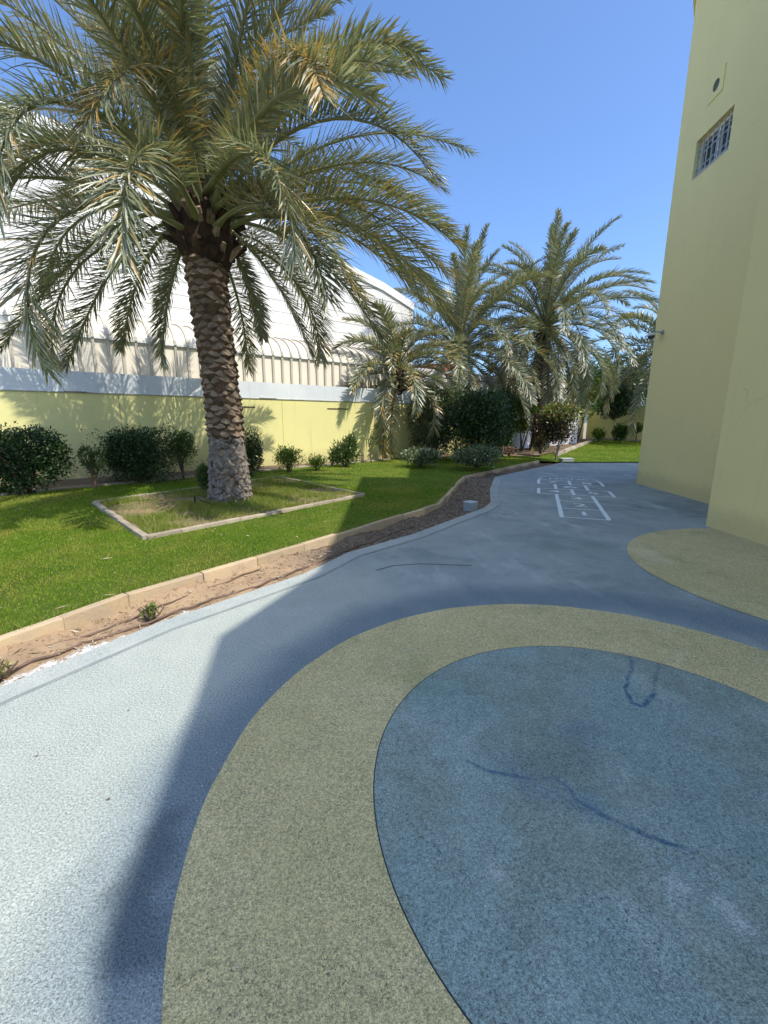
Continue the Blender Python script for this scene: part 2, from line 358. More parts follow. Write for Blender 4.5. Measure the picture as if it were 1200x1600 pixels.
g = MB(); g.add([(-400,-400,-.06),(400,-400,-.06),(400,400,-.06),(-400,400,-.06)], [(0,1,2,3)])
tag(g.build('ground', SAND), kind='structure')
# path: poured rubber surface
path_poly = EDGE + [(9.3, 15.68), (16, 15.66), (16, -5), (3, -6)]
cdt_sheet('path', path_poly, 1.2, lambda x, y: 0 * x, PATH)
# path edging strip (200 mm) laid along the soil
def offset_line(pts, d):
    P = [np.array(p, float) for p in pts]; out = []
    for i in range(len(P)):
        a = P[max(i-1, 0)]; b = P[min(i+1, len(P)-1)]
        t1 = P[i] - a if i else P[1] - P[0]; t2 = b - P[i] if i < len(P)-1 else P[i] - a
        t1 = t1 / np.linalg.norm(t1); t2 = t2 / np.linalg.norm(t2); n = np.array([t1[1] + t2[1], -t1[0] - t2[0]]); n /= np.linalg.norm(n)
        c = max(.5, float(n @ np.array([t1[1], -t1[0]]))); out.append(tuple(P[i] + n * d / c))
    return out
def strip(pts_a, pts_b, za, zb, mb, m=0):
    n = len(pts_a); mb.add([(x, y, za) for x, y in pts_a] + [(x, y, zb) for x, y in pts_b], [(i, i + n, i + n + 1, i + 1) for i in range(n - 1)], m)
def dense(pts, step):
    out = []
    for a, b in zip(pts[:-1], pts[1:]):
        a = np.array(a, float); b = np.array(b, float); k = max(1, int(np.linalg.norm(b - a) / step))
        out += [tuple(a + (b - a) * i / k) for i in range(k)]
    return out + [tuple(pts[-1])]
eg = MB(); e0 = dense(EDGE, .12); e0 = [(x + random.uniform(-.008, .008), y + random.uniform(-.008, .008)) for x, y in e0]
e1 = offset_line(EDGE, .17); e1 = [tuple(p) for p in e1]
k0 = offset_line(EDGE, .004); kk = dense(k0, .12); k2 = dense(offset_line(EDGE, .16), .12)
n_ = min(len(kk), len(k2)); strip(offset_line(EDGE, -.012), offset_line(EDGE, .155), .012, .006, eg)
strip(offset_line(EDGE, -.012), offset_line(EDGE, -.02), .012, -.07, eg)
for f in range(len(eg.f)): pass
tag(eg.build('path_edge', EDGING), kind='structure')
sm = MB(); strip(offset_line(EDGE, .158), offset_line(EDGE, .172), .0045, .0045, sm)
tag(sm.build('path_joint', simple('joint_line', (.30,.33,.33), (.40,.42,.4), 5)), kind='structure')  # thin grey joint along the edging
# ring, inner disc and the part circle by the building
def annulus(cx, cy, r0, r1, z, n=220, w0=0, w1=0):
    mb = MB(); th = np.linspace(0, 2 * math.pi, n, endpoint=False)
    a = r0 + w0 * np.sin(th * 23 + 1) * np.sin(th * 7) ; b = r1 + w1 * np.sin(th * 19) * np.sin(th * 5 + 2)
    vs = [(cx + a[i] * math.cos(th[i]), cy + a[i] * math.sin(th[i]), z) for i in range(n)] + [(cx + b[i] * math.cos(th[i]), cy + b[i] * math.sin(th[i]), z) for i in range(n)]
    mb.add(vs, [(i, i + n, (i + 1) % n + n, (i + 1) % n) for i in range(n)]); return mb
CX, CY, R0, R1 = 1.085, 1.512, 1.128, 1.807
tag(annulus(CX, CY, R0 + .0025, R1, .004, w1=.004).build('path_ring', BAND), kind='structure')
dm = MB(); th = np.linspace(0, 2 * math.pi, 220, endpoint=False)
dm.add([(CX + (R0 - .0025) * math.cos(t), CY + (R0 - .0025) * math.sin(t), .0042) for t in th], [tuple(range(220))])
tag(dm.build('path_disc', DISC), kind='structure')
SEAM = simple('seam', (.03,.04,.045), (.05,.06,.065), 30)
tag(annulus(CX, CY, R0 - .003, R0 + .003, .0022).build('path_seam', SEAM), kind='structure')
dm = MB(); dm.add([(4.58 + 1.9 * math.cos(t), 3.99 + 1.9 * math.sin(t), .004) for t in th], [tuple(range(220))])
tag(dm.build('path_circle', BAND), kind='structure')

# soil strip with real lumps
def bump2(x, y, amp=.02):
    return amp * (np.sin(x * 11.3 + y * 7.1) * np.sin(x * 5.7 - y * 13.9 + 1) * .6 + np.sin(x * 31 + 2 * np.sin(y * 9)) * np.sin(y * 27 + x * 8) * .45 + np.sin(x*67+y*41)*np.sin(y*59-x*23)*.25)
soil_poly = offset_line(EDGE, -.012)[::-1] + offset_line(KERB_T, .03)
soil_poly = [(p[0], p[1]) for p in offset_line(EDGE, -.015)] + [(5.62, 15.75)] + KERB_T[::-1]
def kdist(x, y):
    best = np.full(np.shape(x), 9.0)
    for a, b in zip(KERB_T[:-1], KERB_T[1:]):
        ax, ay, bx, by = *a, *b; L2 = (bx-ax)**2 + (by-ay)**2; h = np.clip(((x-ax)*(bx-ax) + (y-ay)*(by-ay)) / L2, 0, 1)
        best = np.minimum(best, np.hypot(x - ax - h*(bx-ax), y - ay - h*(by-ay)))
    return best
def zsoil(x, y):
    return -.028 + bump2(x, y, .022) + .055 * np.exp(-(kdist(x, y) / .15) ** 2) * (.7 + .5 * np.sin(x * 5 + y * 3))
cdt_sheet('soil', soil_poly, .06, zsoil, SOIL)
# lawn
lawn_poly = KERB_T + [(6.4, 15.72), (9.3, 15.7), (24, 15.68), (24, 21.6), (14.0, 30.4), (4.2, 18.6), (2, 16.58), (-7, 9.3), (-19.43, -.76), (-12, -3.6)]
cdt_sheet('lawn', lawn_poly, .5, zlawn, LAWN)
# bed soil along the wall
bed_poly = BEDK + [(1.3, 15.2), (3.3, 16.6), (6.2, 17.6), (8.6, 20.4), (13.2, 27.4), (14.0, 28.9), (24, 20.4), (24, 21.6), (14, 30.4), (4.2, 18.6), (2, 16.58), (-7, 9.3), (-19.43, -.76)]
cdt_sheet('bed_soil', bed_poly, .35, lambda x, y: zlawn(x, y) + .03 + bump2(x, y, .012), BEDSOIL)

# kerbs made of stone blocks
def kerb(name, pts, wd, z0, ztop, blen, mat, rot=0.02):
    mb = MB(); pts = [np.array(p, float) for p in pts]
    for a, b in zip(pts[:-1], pts[1:]):
        L = np.linalg.norm(b - a); k = max(1, round(L / blen)); t = (b - a) / L
        cuts = np.linspace(0, 1, k + 1)
        if k > 1: cuts[1:-1] += rng.uniform(-.12, .12, k - 1) / k
        for i in range(k):
            c = a + (b - a) * (cuts[i] + cuts[i+1]) / 2; l = L * (cuts[i+1] - cuts[i]) - .004
            zt = ztop(c[0], c[1]) + random.uniform(-.006, .006)
            M = Matrix.Translation((c[0] + random.uniform(-.006, .006), c[1] + random.uniform(-.006, .006), 0)) @ Matrix.Rotation(math.atan2(t[1], t[0]) + random.uniform(-rot, rot), 4, 'Z') @ Matrix.Rotation(random.uniform(-.012, .012), 4, 'Y')
            mb.box(-l/2, l/2, -wd/2, wd/2, z0, zt, 0, M)
    o = mb.build(name, mat, bevel=.009); return tag(o, kind='structure')
kerb('lawn_kerb', KERB_T, .075, -.08, lambda x, y: .102, .55, KERB, .012)
kerb('wall_bed_kerb', BEDK, .09, .05, lambda x, y: float(zlawn(x, y)) + .045, .5, KERB_G)
PB = [(-4.73, 6.83), (-2.82, 4.87), (-.39, 7.91), (-2.5, 10.1)]
kerb('palm_bed_kerb', PB + [PB[0]], .075, .03, lambda x, y: float(zlawn(x, y)) + .045, .42, KERB_G, .03)
kerb('far_bed_kerb', [(7.2, 17.9), (8.9, 20.6), (13.3, 27.4), (14.1, 28.6), (24, 19.9)], .16, 0, lambda x, y: float(zlawn(x, y)) + .14, 1.4, KERB_G)
cdt_sheet('palm_bed_soil', [tuple(np.array(p) * .985 + np.array([-2.6, 7.4]) * .015) for p in PB], .12, lambda x, y: zlawn(x, y) + .02 + bump2(x, y, .012), PALMSOIL)

# ------------------------------------------------------------------ grass blades (stuff)
def blades(name, pts, z, hgt, wd, lean, mat, parent=None):
    n = len(pts); az = rng.uniform(0, 2*math.pi, n); h = hgt * rng.uniform(.5, 1.2, n); wv = wd * rng.uniform(.7, 1.3, n)
    dx, dy = np.cos(az) * wv / 2, np.sin(az) * wv / 2; la = rng.uniform(0, 2*math.pi, n); ll = lean * h * rng.uniform(.2, 1, n)
    v = np.zeros((n, 3, 3)); v[:,0] = np.c_[pts[:,0]-dx, pts[:,1]-dy, z]; v[:,1] = np.c_[pts[:,0]+dx, pts[:,1]+dy, z]
    v[:,2] = np.c_[pts[:,0]+np.cos(la)*ll, pts[:,1]+np.sin(la)*ll, z + h]
    me = quads_mesh(name, v.reshape(-1,3), np.arange(n*3).reshape(-1,3)); return link(name, me, mat, parent)
GRASS = leafmat('grass_blade', (.13,.235,.015), (.22,.33,.022), (.38,.38,.09), .6, .4, .15, patch=(.36,.34,.07,.8,.9))
DRYG = leafmat('weed_blade', (.14,.22,.03), (.26,.30,.055), (.42,.36,.16), .6, .4, .2, patch=(.36,.34,.09,.5,2.0))
LP = np.array(lawn_poly); PBn = np.array(PB); BEDn = np.array(bed_poly)
def scatter(x0, x1, y0, y1, n):
    p = np.c_[rng.uniform(x0, x1, n), rng.uniform(y0, y1, n)]
    return p[inside(p, LP) & ~inside(p, PBn) & ~inside(p, BEDn)]
pts = np.vstack([scatter(-5, 2, 1.5, 5.5, 170000), scatter(-8, 3, 5.5, 9, 110000), scatter(-9, 6, 9, 16, 90000), scatter(4, 16, 15.7, 28, 50000)])
ctr = np.hypot(pts[:,0], pts[:,1]); dist = ctr
o = blades('grass', pts, zlawn(pts[:,0], pts[:,1]) - .004, .016 + .0013 * dist, .0045 + .0011 * dist, .8, GRASS); tag(o, kind='stuff')
# overhanging tufts along the kerb
kd = np.array(dense(KERB_T, .004)); kd = kd[(kd[:,1] > 1)]; kd = kd + rng.normal(0, .02, kd.shape) + np.array([-.832, .554]) * .07
o = blades('kerb_grass', kd, zlawn(kd[:,0], kd[:,1]), .045, .005, 1.2, DRYG); tag(o, kind='stuff')
# weeds in the palm bed, left bare in patches
p = np.c_[rng.uniform(-5, 0, 150000), rng.uniform(4.7, 10.3, 150000)]
q = PBn.mean(0) + (PBn - PBn.mean(0)) * .965; p = p[inside(p, q)]
den = np.sin(p[:,0]*2.3+1)*np.sin(p[:,1]*1.9) + .5*np.sin(p[:,0]*5.1+p[:,1]*4.3) + .35*np.sin(p[:,1]*9.7-p[:,0]*7)
bare = (np.hypot((p[:,0]+3.75)/.55, (p[:,1]-6.4)/.6) < 1) | (np.hypot((p[:,0]+3.2)/.45, (p[:,1]-7.2)/.25) < 1)| (np.hypot((p[:,0]+1.2)/.5, (p[:,1]-8.3)/.25) < 1)
p = p[(den + rng.uniform(-.9, 1.2, len(p)) > -.1) & (~bare | (rng.random(len(p)) < .06))]
o = blades('weeds', p, zlawn(p[:,0], p[:,1]) + .015, .085, .009, 1.0, DRYG); tag(o, kind='stuff')

# loose clods, mulch and paint chips
def chips(name, pts, z, size, mat, flatn=1.0, label=None):
    n = len(pts); base = np.array([(1,0,0),(-.5,.87,0),(-.5,-.87,0),(0,0,1.1),(0,0,-.6)], float)
    fs = np.array([(0,1,3),(1,2,3),(2,0,3),(1,0,4),(2,1,4),(0,2,4)])
    s = size * rng.uniform(.3, 1.5, n) ** 1.5; a = rng.uniform(0, 2*math.pi, n); V = base[None] * rng.uniform(.5, 1.4, (n, 5, 3)) * s[:,None,None]
    V[:,:,2] *= flatn; ca, sa = np.cos(a)[:,None], np.sin(a)[:,None]
    X = V[:,:,0]*ca - V[:,:,1]*sa; Y = V[:,:,0]*sa + V[:,:,1]*ca
    P3 = np.stack([X + pts[:,0:1], Y + pts[:,1:2], V[:,:,2] + np.asarray(z).reshape(-1,1)], -1)
    F = (fs[None] + (np.arange(n) * 5)[:,None,None]).reshape(-1, 3)
    return tag(link(name, quads_mesh(name, P3.reshape(-1,3), F), mat), kind='stuff')
SP = np.array(soil_poly)
def in_soil(n, y0, y1, x0=-4, x1=7):
    p = np.c_[rng.uniform(x0, x1, n), rng.uniform(y0, y1, n)]; return p[inside(p, SP)]
p = in_soil(90000, 1.5, 9); chips('soil_clods', p, zsoil(p[:,0], p[:,1]) - .002, .010, SOIL, .8)
MULCH = leafmat('mulch', (.15,.11,.075), (.30,.235,.165), (.42,.36,.27), .9, .05, .1)
p = in_soil(110000, 4.6, 16); chips('mulch_litter', p, zsoil(p[:,0], p[:,1]) + .006, .014, MULCH, .35)
WCHIP = simple('white_chip', (.72,.71,.67), (.6,.59,.55), 20)
p = in_soil(4500, 1.5, 9); chips('white_chips', p, zsoil(p[:,0], p[:,1]) + .012, .007, WCHIP, .4)
p = np.c_[rng.uniform(-2.2, 6, 1500), rng.uniform(.5, 9, 1500)]; p = p[inside(p, np.array(path_poly))]
chips('path_crumbs', p, .007 + 0 * p[:,0], .0030, WCHIP, .5)
p = np.c_[rng.uniform(-2.2, 4, 120), rng.uniform(.5, 6, 120)]; p = p[inside(p, np.array(path_poly))]
chips('path_litter', p, .007 + 0 * p[:,0], .005, MULCH, .3)

def litter(name, pts, z, L, wd, mat):
    n = len(pts); a = rng.uniform(0, 2*math.pi, n); l = L * rng.uniform(.4, 1.2, n) / 2; c, s_ = np.cos(a), np.sin(a); b = rng.uniform(-.3, .3, n) * l
    V = np.zeros((n, 4, 3)); V[:,0] = np.c_[pts[:,0]-c*l, pts[:,1]-s_*l, z]; V[:,2] = np.c_[pts[:,0]+c*l, pts[:,1]+s_*l, z + .004]
    V[:,1] = np.c_[pts[:,0]-s_*(wd+b*.3), pts[:,1]+c*(wd+b*.3), z + .006]; V[:,3] = np.c_[pts[:,0]-s_*(-wd+b*.3), pts[:,1]+c*(-wd+b*.3), z + .003]
    return tag(link(name, quads_mesh(name, V.reshape(-1,3), np.arange(n*4).reshape(-1,4)), mat), kind='stuff')
STRAW = leafmat('straw', (.30,.24,.13), (.48,.40,.24), (.62,.56,.40), .8, .1, .1)
p = scatter(-7, 3, 2, 13, 420); litter('lawn_litter', p, zlawn(p[:,0], p[:,1]) + .03, .10, .006, STRAW)
p = in_soil(7000, 1.5, 15); litter('soil_litter', p, zsoil(p[:,0], p[:,1]) + .02, .10, .005, STRAW)
# ------------------------------------------------------------------ hopscotch
HO = np.array([2.84, 6.63]); HV = np.array([.335, .942]); HU = np.array([.942, -.335])
M_h = Matrix(((HU[0], HV[0], 0, HO[0]), (HU[1], HV[1], 0, HO[1]), (0, 0, 1, 0), (0, 0, 0, 1)))
hs = empty('hopscotch', (HO[0], HO[1], 0), 'white painted hopscotch grid numbered one to eight on the blue path', 'hopscotch marking')
hs.matrix_world = M_h; W = .68; s = .765; t = .042
def rect(mb, u0, u1, v0, v1): mb.add([(u0,v0,.0045),(u1,v0,.0045),(u1,v1,.0045),(u0,v1,.0045)], [(0,1,2,3)])
gm = MB()
def hline(v, u0, u1): rect(gm, u0, u1, v - t/2, v + t/2)
def vline(u, v0, v1): rect(gm, u - .034, u + .034, v0 + t/2, v1 - t/2)
for k in range(3): hline(k * s, -t/2, W + t/2)
for a in (3, 4): hline(a * s, -.35 - t/2, W + .41 + t/2)
for a in (5, 6): hline(a * s + .01, -.35 - t/2, W + .41 + t/2)
for k in range(3): vline(0, k*s, k*s + s); vline(W, k*s, k*s + s)
for u in (-.35, W/2, W + .41): vline(u, 3*s, 4*s)
for u in (.02, W): vline(u, 4*s, 5*s + .01)
for u in (-.35, W/2 + .03, W + .41): vline(u, 5*s + .01, 6*s + .01)
arc = [(.37 + .72 * math.cos(a), 6*s + .03 + 1.0 * max(0, math.sin(a)) ** .8) for a in np.linspace(math.pi, 0, 29)]
ai = [(.37 + .688 * math.cos(a), 6*s + .03 + .968 * max(0, math.sin(a)) ** .8) for a in np.linspace(math.pi, 0, 29)]
strip(arc, ai, .0045, .0045, gm)
gm.build('grid', WHITEP, hs)
def text(mb_name, s_, u, v, size, sx, parent):
    cu = bpy.data.curves.new(mb_name, 'FONT'); cu.body = s_; cu.size = size; cu.align_x = 'CENTER'; cu.align_y = 'CENTER'; cu.offset = .006
    tmp = bpy.data.objects.new('tmp', cu); col.objects.link(tmp); dg = bpy.context.evaluated_depsgraph_get()
    me = bpy.data.meshes.new_from_object(tmp.evaluated_get(dg)); bpy.data.objects.remove(tmp)
    for vtx in me.vertices: vtx.co = (vtx.co.x * sx + u, vtx.co.y + v, .0045)
    me.name = mb_name; me.materials.clear(); return link(mb_name, me, WHITEP, parent)
for i, ch in enumerate('123'): text('digit', ch, W/2 + .02, s * (i + .5), .42, 1.2, hs)
text('digit', '4', -.02, 3.5*s, .42, 1.2, hs); text('digit', '5', .74, 3.5*s, .42, 1.2, hs)
text('digit', '6', W/2, 4.5*s, .45, 1.6, hs); text('digit', '7', -.02, 5.5*s, .42, 1.2, hs); text('digit', '8', .76, 5.5*s, .42, 1.2, hs)
text('lettering', 'HOME', .38, 6.45*s, .26, 1.3, hs)

# ------------------------------------------------------------------ building on the right
HB = 9.86
bd = empty('building', (6.2, 6.0, 0), 'tall pale yellow rendered building on the right with stepped blank walls', 'building')
def local(mb, o): return mb
def bpart(mb, name, mats, parent=bd, **k):
    org = parent.matrix_world.translation if parent.name != 'building' else Vector((6.2, 6.0, 0))
    return mb.build(name, mats, parent, off=Vector((6.2, 6.0, 0)), **k)
A0 = np.array([6.23, 10.43]); A1 = np.array([5.87, 6.0]); AD = (A1 - A0) / np.linalg.norm(A1 - A0)
def AP(sv_, z, off=0.0):                            # a point on the far block's long wall: s metres from the far corner
    n = np.array([-abs(AD[1]), 0 if True else 0]); nn = np.array([AD[1], -AD[0]]); nn = nn if nn[0] < 0 else -nn
    p_ = A0 + AD * sv_ + nn * off; return (p_[0], p_[1], z)
fa = MB(); s0, s1, z0, z1 = .69, 1.73, 6.20, 6.89; SE = 4.5
for a, b, c, d in ((0, s0, -.1, HB), (s1, SE, -.1, HB), (s0, s1, -.1, z0), (s0, s1, z1, HB)):
    fa.add([AP(a, c), AP(b, c), AP(b, d), AP(a, d)], [(0, 1, 2, 3)])
dp = -.16
for q in ([AP(s0,z0), AP(s1,z0), AP(s1,z0,dp), AP(s0,z0,dp)], [AP(s0,z1), AP(s0,z1,dp), AP(s1,z1,dp), AP(s1,z1)], [AP(s0,z0), AP(s0,z0,dp), AP(s0,z1,dp), AP(s0,z1)], [AP(s1,z0), AP(s1,z1), AP(s1,z1,dp), AP(s1,z0,dp)]):
    fa.add(q, [(0, 1, 2, 3)])
fa.add([(6.23,10.43,-.1), (6.23,10.43,HB), (6.9,11.35,HB), (6.9,11.35,-.1)], [(0,1,2,3)])  # unseen return added so the building's shadow reaches the path end
fa.add([(6.9,11.35,-.1), (6.9,11.35,HB), (15,11.4,HB), (15,11.4,-.1)], [(0,1,2,3)])
fa.add([(6.23,10.43,HB), (5.87,5.9,HB), (15,5.9,HB), (15,11.4,HB), (6.9,11.35,HB)], [(0,1,2,3,4)])
bpart(fa, 'wall', YEL_B)
fb = MB(); fb.prism([(4.70,6.04), (4.655,-.3), (4.18,-1.7), (4.40,-2.9), (4.75,-3.9), (5.2,-5.5), (15,-5.5), (15,6.04)][::1], -.1, HB)  # unseen bay behind the camera, added to shape the shadow's near outline
bpart(fb, 'wall', YEL_B)  # added unseen bay, only there for its shadow
cm = MB()
cm.prism([(4.66,6.09), (4.615,-.3), (4.11,-1.66), (4.36,-2.95), (4.45,-3.45), (4.68,-3.95), (5.1,-5.6), (15,-5.6), (15,6.12)], HB, HB + .22)  # outline behind the camera tuned for the shadow edge it casts
cm.prism([(6.16,10.47), (5.80,6.13), (15,6.13), (15,11.45), (6.88,11.42)], HB + .002, HB + .222)
bpart(cm, 'cornice', YEL_B)
# recessed window with a white grille
wn = MB(); wn.add([AP(s0, z0, dp + .004), AP(s1, z0, dp + .004), AP(s1, z1, dp + .004), AP(s0, z1, dp + .004)], [(0,1,2,3)])
wno = bpart(wn, 'window', GLASS)
def abox(mb, sa, sb, za, zb, oa, ob):
    mb.add([AP(sa,za,oa),AP(sb,za,oa),AP(sb,zb,oa),AP(sa,zb,oa),AP(sa,za,ob),AP(sb,za,ob),AP(sb,zb,ob),AP(sa,zb,ob)],
           [(0,3,2,1),(4,5,6,7),(0,1,5,4),(1,2,6,5),(2,3,7,6),(3,0,4,7)])
fr = MB()
for a, b, c, d in ((s0, s1, z0, z0 + .05), (s0, s1, z1 - .05, z1), (s0, s0 + .05, z0 + .05, z1 - .05), (s1 - .05, s1, z0 + .05, z1 - .05), ((s0+s1)/2 - .02, (s0+s1)/2 + .02, z0 + .05, z1 - .05)):
    abox(fr, a, b, c, d, dp + .006, dp + .05)
fo = bpart(fr, 'frame', TRIM); fo.parent = wno
gr = MB()
for k in range(8):
    a = s0 + .01 + (s1 - s0 - .02) * k / 7; abox(gr, a - .006, a + .006, z0, z1, dp + .10, dp + .118)
for k, zz in enumerate((z0 + .10, z0 + .20, z0 + .42, z0 + .52)): abox(gr, s0, s1, zz - .006, zz + .006, dp + .082, dp + .099)
go = bpart(gr, 'grille', GRILLE); go.parent = wno
sl = MB(); abox(sl, s0, s1, z0 + .001, z0 + .012, dp + .05, .01); so_ = bpart(sl, 'sill', TRIM); so_.parent = wno
# square cover plate with a round vent hole
vp = MB(); vc, vz, hw, rr = 1.12, 7.56, .205, .095; ring_n = 24
ths = [2 * math.pi * k / ring_n for k in range(ring_n)]
outer = []
for a in ths:
    m_ = max(abs(math.cos(a)), abs(math.sin(a))); outer.append((vc + hw * math.cos(a) / m_, vz + hw * math.sin(a) / m_))
vs = [AP(x, y, .018) for x, y in outer] + [AP(vc + rr*math.cos(a), vz + rr*math.sin(a), .018) for a in ths] + [AP(x, y, .0) for x, y in outer] + [AP(vc + rr*math.cos(a), vz + rr*math.sin(a), .003) for a in ths]
n = ring_n
vp.add(vs, [(i, (i+1)%n, (i+1)%n+n, i+n) for i in range(n)] + [(i+2*n, (i+1)%n+2*n, (i+1)%n, i) for i in range(n)] + [(i+n, (i+1)%n+n, (i+1)%n+3*n, i+3*n) for i in range(n)])
vo = bpart(vp, 'vent', YEL_B)
vh = MB(); vh.add([AP(vc + rr*math.cos(a), vz + rr*math.sin(a), .004) for a in ths], [tuple(range(n))]); ho = bpart(vh, 'vent_hole', DARK); ho.parent = vo

# security camera on a bracket
cc = empty('security_camera', AP(.35, 3.38), 'small grey dome security camera on a wall bracket near the building corner', 'security camera')
c0 = Vector(AP(.35, 3.38)); nW = (Vector(AP(.35, 3.38, 1)) - c0)
mb = MB(); mb.tube([Vector((0,0,.05)), nW*.02 + Vector((0,0,.05))], .05, 14); mb.tube([nW*.02 + Vector((0,0,.05)), nW*.13 + Vector((0,.02,.07)), nW*.2 + Vector((0,.06,.03))], [.016,.014,.016], 8)
mb.build('bracket', GREY, cc)
mb = MB(); cen = nW*.2 + Vector((0,.07,0)); prof = [(.03,.05),(.075,.045),(.085,.02),(.085,-.01)]
mb.tube([cen + Vector((0,0,z)) for r_, z in prof], [r_ for r_, z in prof], 18); mb.build('housing', TRIM, cc, True)
mb = MB(); prof = [(.078,-.011),(.075,-.035),(.06,-.06),(.035,-.078),(.008,-.085)]
mb.tube([cen + Vector((0,0,z)) for r_, z in prof], [r_ for r_, z in prof], 18); mb.build('dome', GLASS, cc, True)

# ------------------------------------------------------------------ boundary walls
WD = np.array([9, 7.2]); WD = WD / np.linalg.norm(WD); WN = np.array([WD[1], -WD[0]])     # WN points to the lawn
WA = np.array([-7, 9.3])
def WP(s_, off, z): p_ = WA + WD * s_ + WN * off; return (p_[0], p_[1], z)
def wbox(mb, sa, sb, oa, ob, za, zb, m=0):
    mb.add([WP(sa,oa,za),WP(sb,oa,za),WP(sb,ob,za),WP(sa,ob,za),WP(sa,oa,zb),WP(sb,oa,zb),WP(sb,ob,zb),WP(sa,ob,zb)],
           [(3,2,1,0),(4,5,6,7),(0,1,5,4),(1,2,6,5),(2,3,7,6),(3,0,4,7)], m)
gw = empty('garden_wall', (-7, 9.3, 0), 'long yellow garden wall with a white upper band behind the shrubs on the left', 'wall')
OFFW = Vector((-7, 9.3, 0))
mb = MB(); cuts = [-16, -9, -4.2, 1.2, 5.22, 9.6, 11.6]
for a, b in zip(cuts[:-1], cuts[1:]): wbox(mb, a + .004, b - .004, -.16, 0, -.05, 2.11)
mb.build('wall_base', YEL_W, gw, off=OFFW)
mb = MB(); wbox(mb, -16, 11.6, -.155, -.012, 2.112, 2.55); mb.build('wall_band', WHT_W, gw, off=OFFW)
mb = MB(); wbox(mb, -16, 11.6, -.15, .018, 2.098, 2.118); 
for a, b in ((4.55, 5.05), (.2, .6)): wbox(mb, a, b, 0.0, .03, 2.119, 2.135)
mb.build('ledge', simple('grey_ledge', (.42,.42,.33), (.25,.25,.2), 5), gw, off=OFFW)
for a, b in ((3.93, 4.42), (6.72, 7.5)):
    mb = MB(); wbox(mb, a, b, -.02, .012, 1.862, 1.893); mb.build('slot_strip', BARK, gw, off=OFFW)
def wallseg(name, A, B, h, mats, label, cat, capmat=None):
    A = np.array(A, float); B = np.array(B, float); d = (B - A) / np.linalg.norm(B - A); nn = np.array([-d[1], d[0]]) * .16
    e = empty(name, (A[0], A[1], 0), label, cat); mb = MB()
    mb.prism([tuple(A), tuple(B), tuple(B + nn), tuple(A + nn)], -.05, h); mb.build('wall_base', mats, e, off=Vector((A[0], A[1], 0)))
    mb = MB(); mb.prism([tuple(A - nn * .15), tuple(B - nn * .15), tuple(B + nn * 1.15), tuple(A + nn * 1.15)], h + .001, h + .07)
    mb.build('coping', capmat or TRIM, e, off=Vector((A[0], A[1], 0))); return e
wallseg('garden_wall', (2.05, 16.62), (14.0, 30.4), 2.42, YEL_W, 'yellow garden wall running back behind the far palms to the corner', 'wall')
wallseg('garden_wall', (14.18, 30.36), (26, 19.85), 2.42, YEL_W, 'yellow wall closing the far end of the back lawn', 'wall')

# ------------------------------------------------------------------ warehouse with ribbed lean-to
wh = empty('warehouse', (-7.5, 10.2, 0), 'big white clad warehouse with a ribbed curved lean-to behind the garden wall', 'warehouse')
OW = Vector((-7.5, 10.2, 0)); EZ = 3.375; SB = 10.4; SA = -14
mb = MB(); wbox(mb, SA, SB, -1.2, -.62, 0, EZ - .02); mb.build('lean_to_wall', METAL, wh, off=OW)
# curved roof: quarter sweep back from the eave
prof = [(.0, EZ)] + [(-(1.45 * math.sin(a)), EZ + .72 * (1 - math.cos(a)) ** 1.0) for a in ()]
prof = [( -1.5 * (1 - math.cos(a)), EZ + .70 * math.sin(a)) for a in np.linspace(0, math.pi / 2, 12)]
mb = MB(); n = len(prof); pts_ = []
for s_ in (SA, SB):
    pts_ += [WP(s_, -.58 + o_, z_) for o_, z_ in prof]
mb.add(pts_, [(i, i + n, i + n + 1, i + 1) for i in range(n - 1)])
mb.add([WP(SA, -2.08, EZ + .70), WP(SB, -2.08, EZ + .70), WP(SB, -2.75, EZ + .74), WP(SA, -2.75, EZ + .74)], [(0,1,2,3)])
mb.add([WP(SB, -.58 + o_, z_) for o_, z_ in prof] + [WP(SB, -2.7, EZ + .7), WP(SB, -2.7, 0), WP(SB, -.62, 0)], [tuple(range(n + 3))])
mb.build('curved_roof', METAL, wh, off=OW)
ss = np.arange(-13.4, SB, .292)
mb = MB()
for s_ in ss: wbox(mb, s_ - .03, s_ + .03, -.622, -.565, 0, EZ - .025)
mb.build('wall_ribs', RIB, wh, off=OW)
mb = MB()
for s_ in ss:
    vs = []
    for o_, z_ in prof:
        nrm = 1.0
        for ds in (-.03, .03): vs.append(WP(s_ + ds, -.58 + o_, z_ + .002)); 
    top = []
    for i, (o_, z_) in enumerate(prof):
        a = i / (n - 1) * math.pi / 2; no, nz = math.cos(a), math.sin(a)
        for ds in (-.03, .03): top.append(WP(s_ + ds, -.58 + o_ + .045 * no, z_ + .002 + .045 * nz))
    fs = []; N2 = 2 * n
    for i in range(n - 1):
        a, b, c, d = 2*i, 2*i+1, 2*i+3, 2*i+2
        fs += [(N2+a, N2+b, N2+c, N2+d), (a, N2+a, N2+d, d), (b, c, N2+c, N2+b)]
    mb.add(vs + top, fs)
mb.build('roof_ribs', RIB, wh, off=OW)
mb = MB(); wbox(mb, SA, SB, -.615, -.56, EZ - .022, EZ + .035); mb.build('eave_trim', TRIM, wh, off=OW)
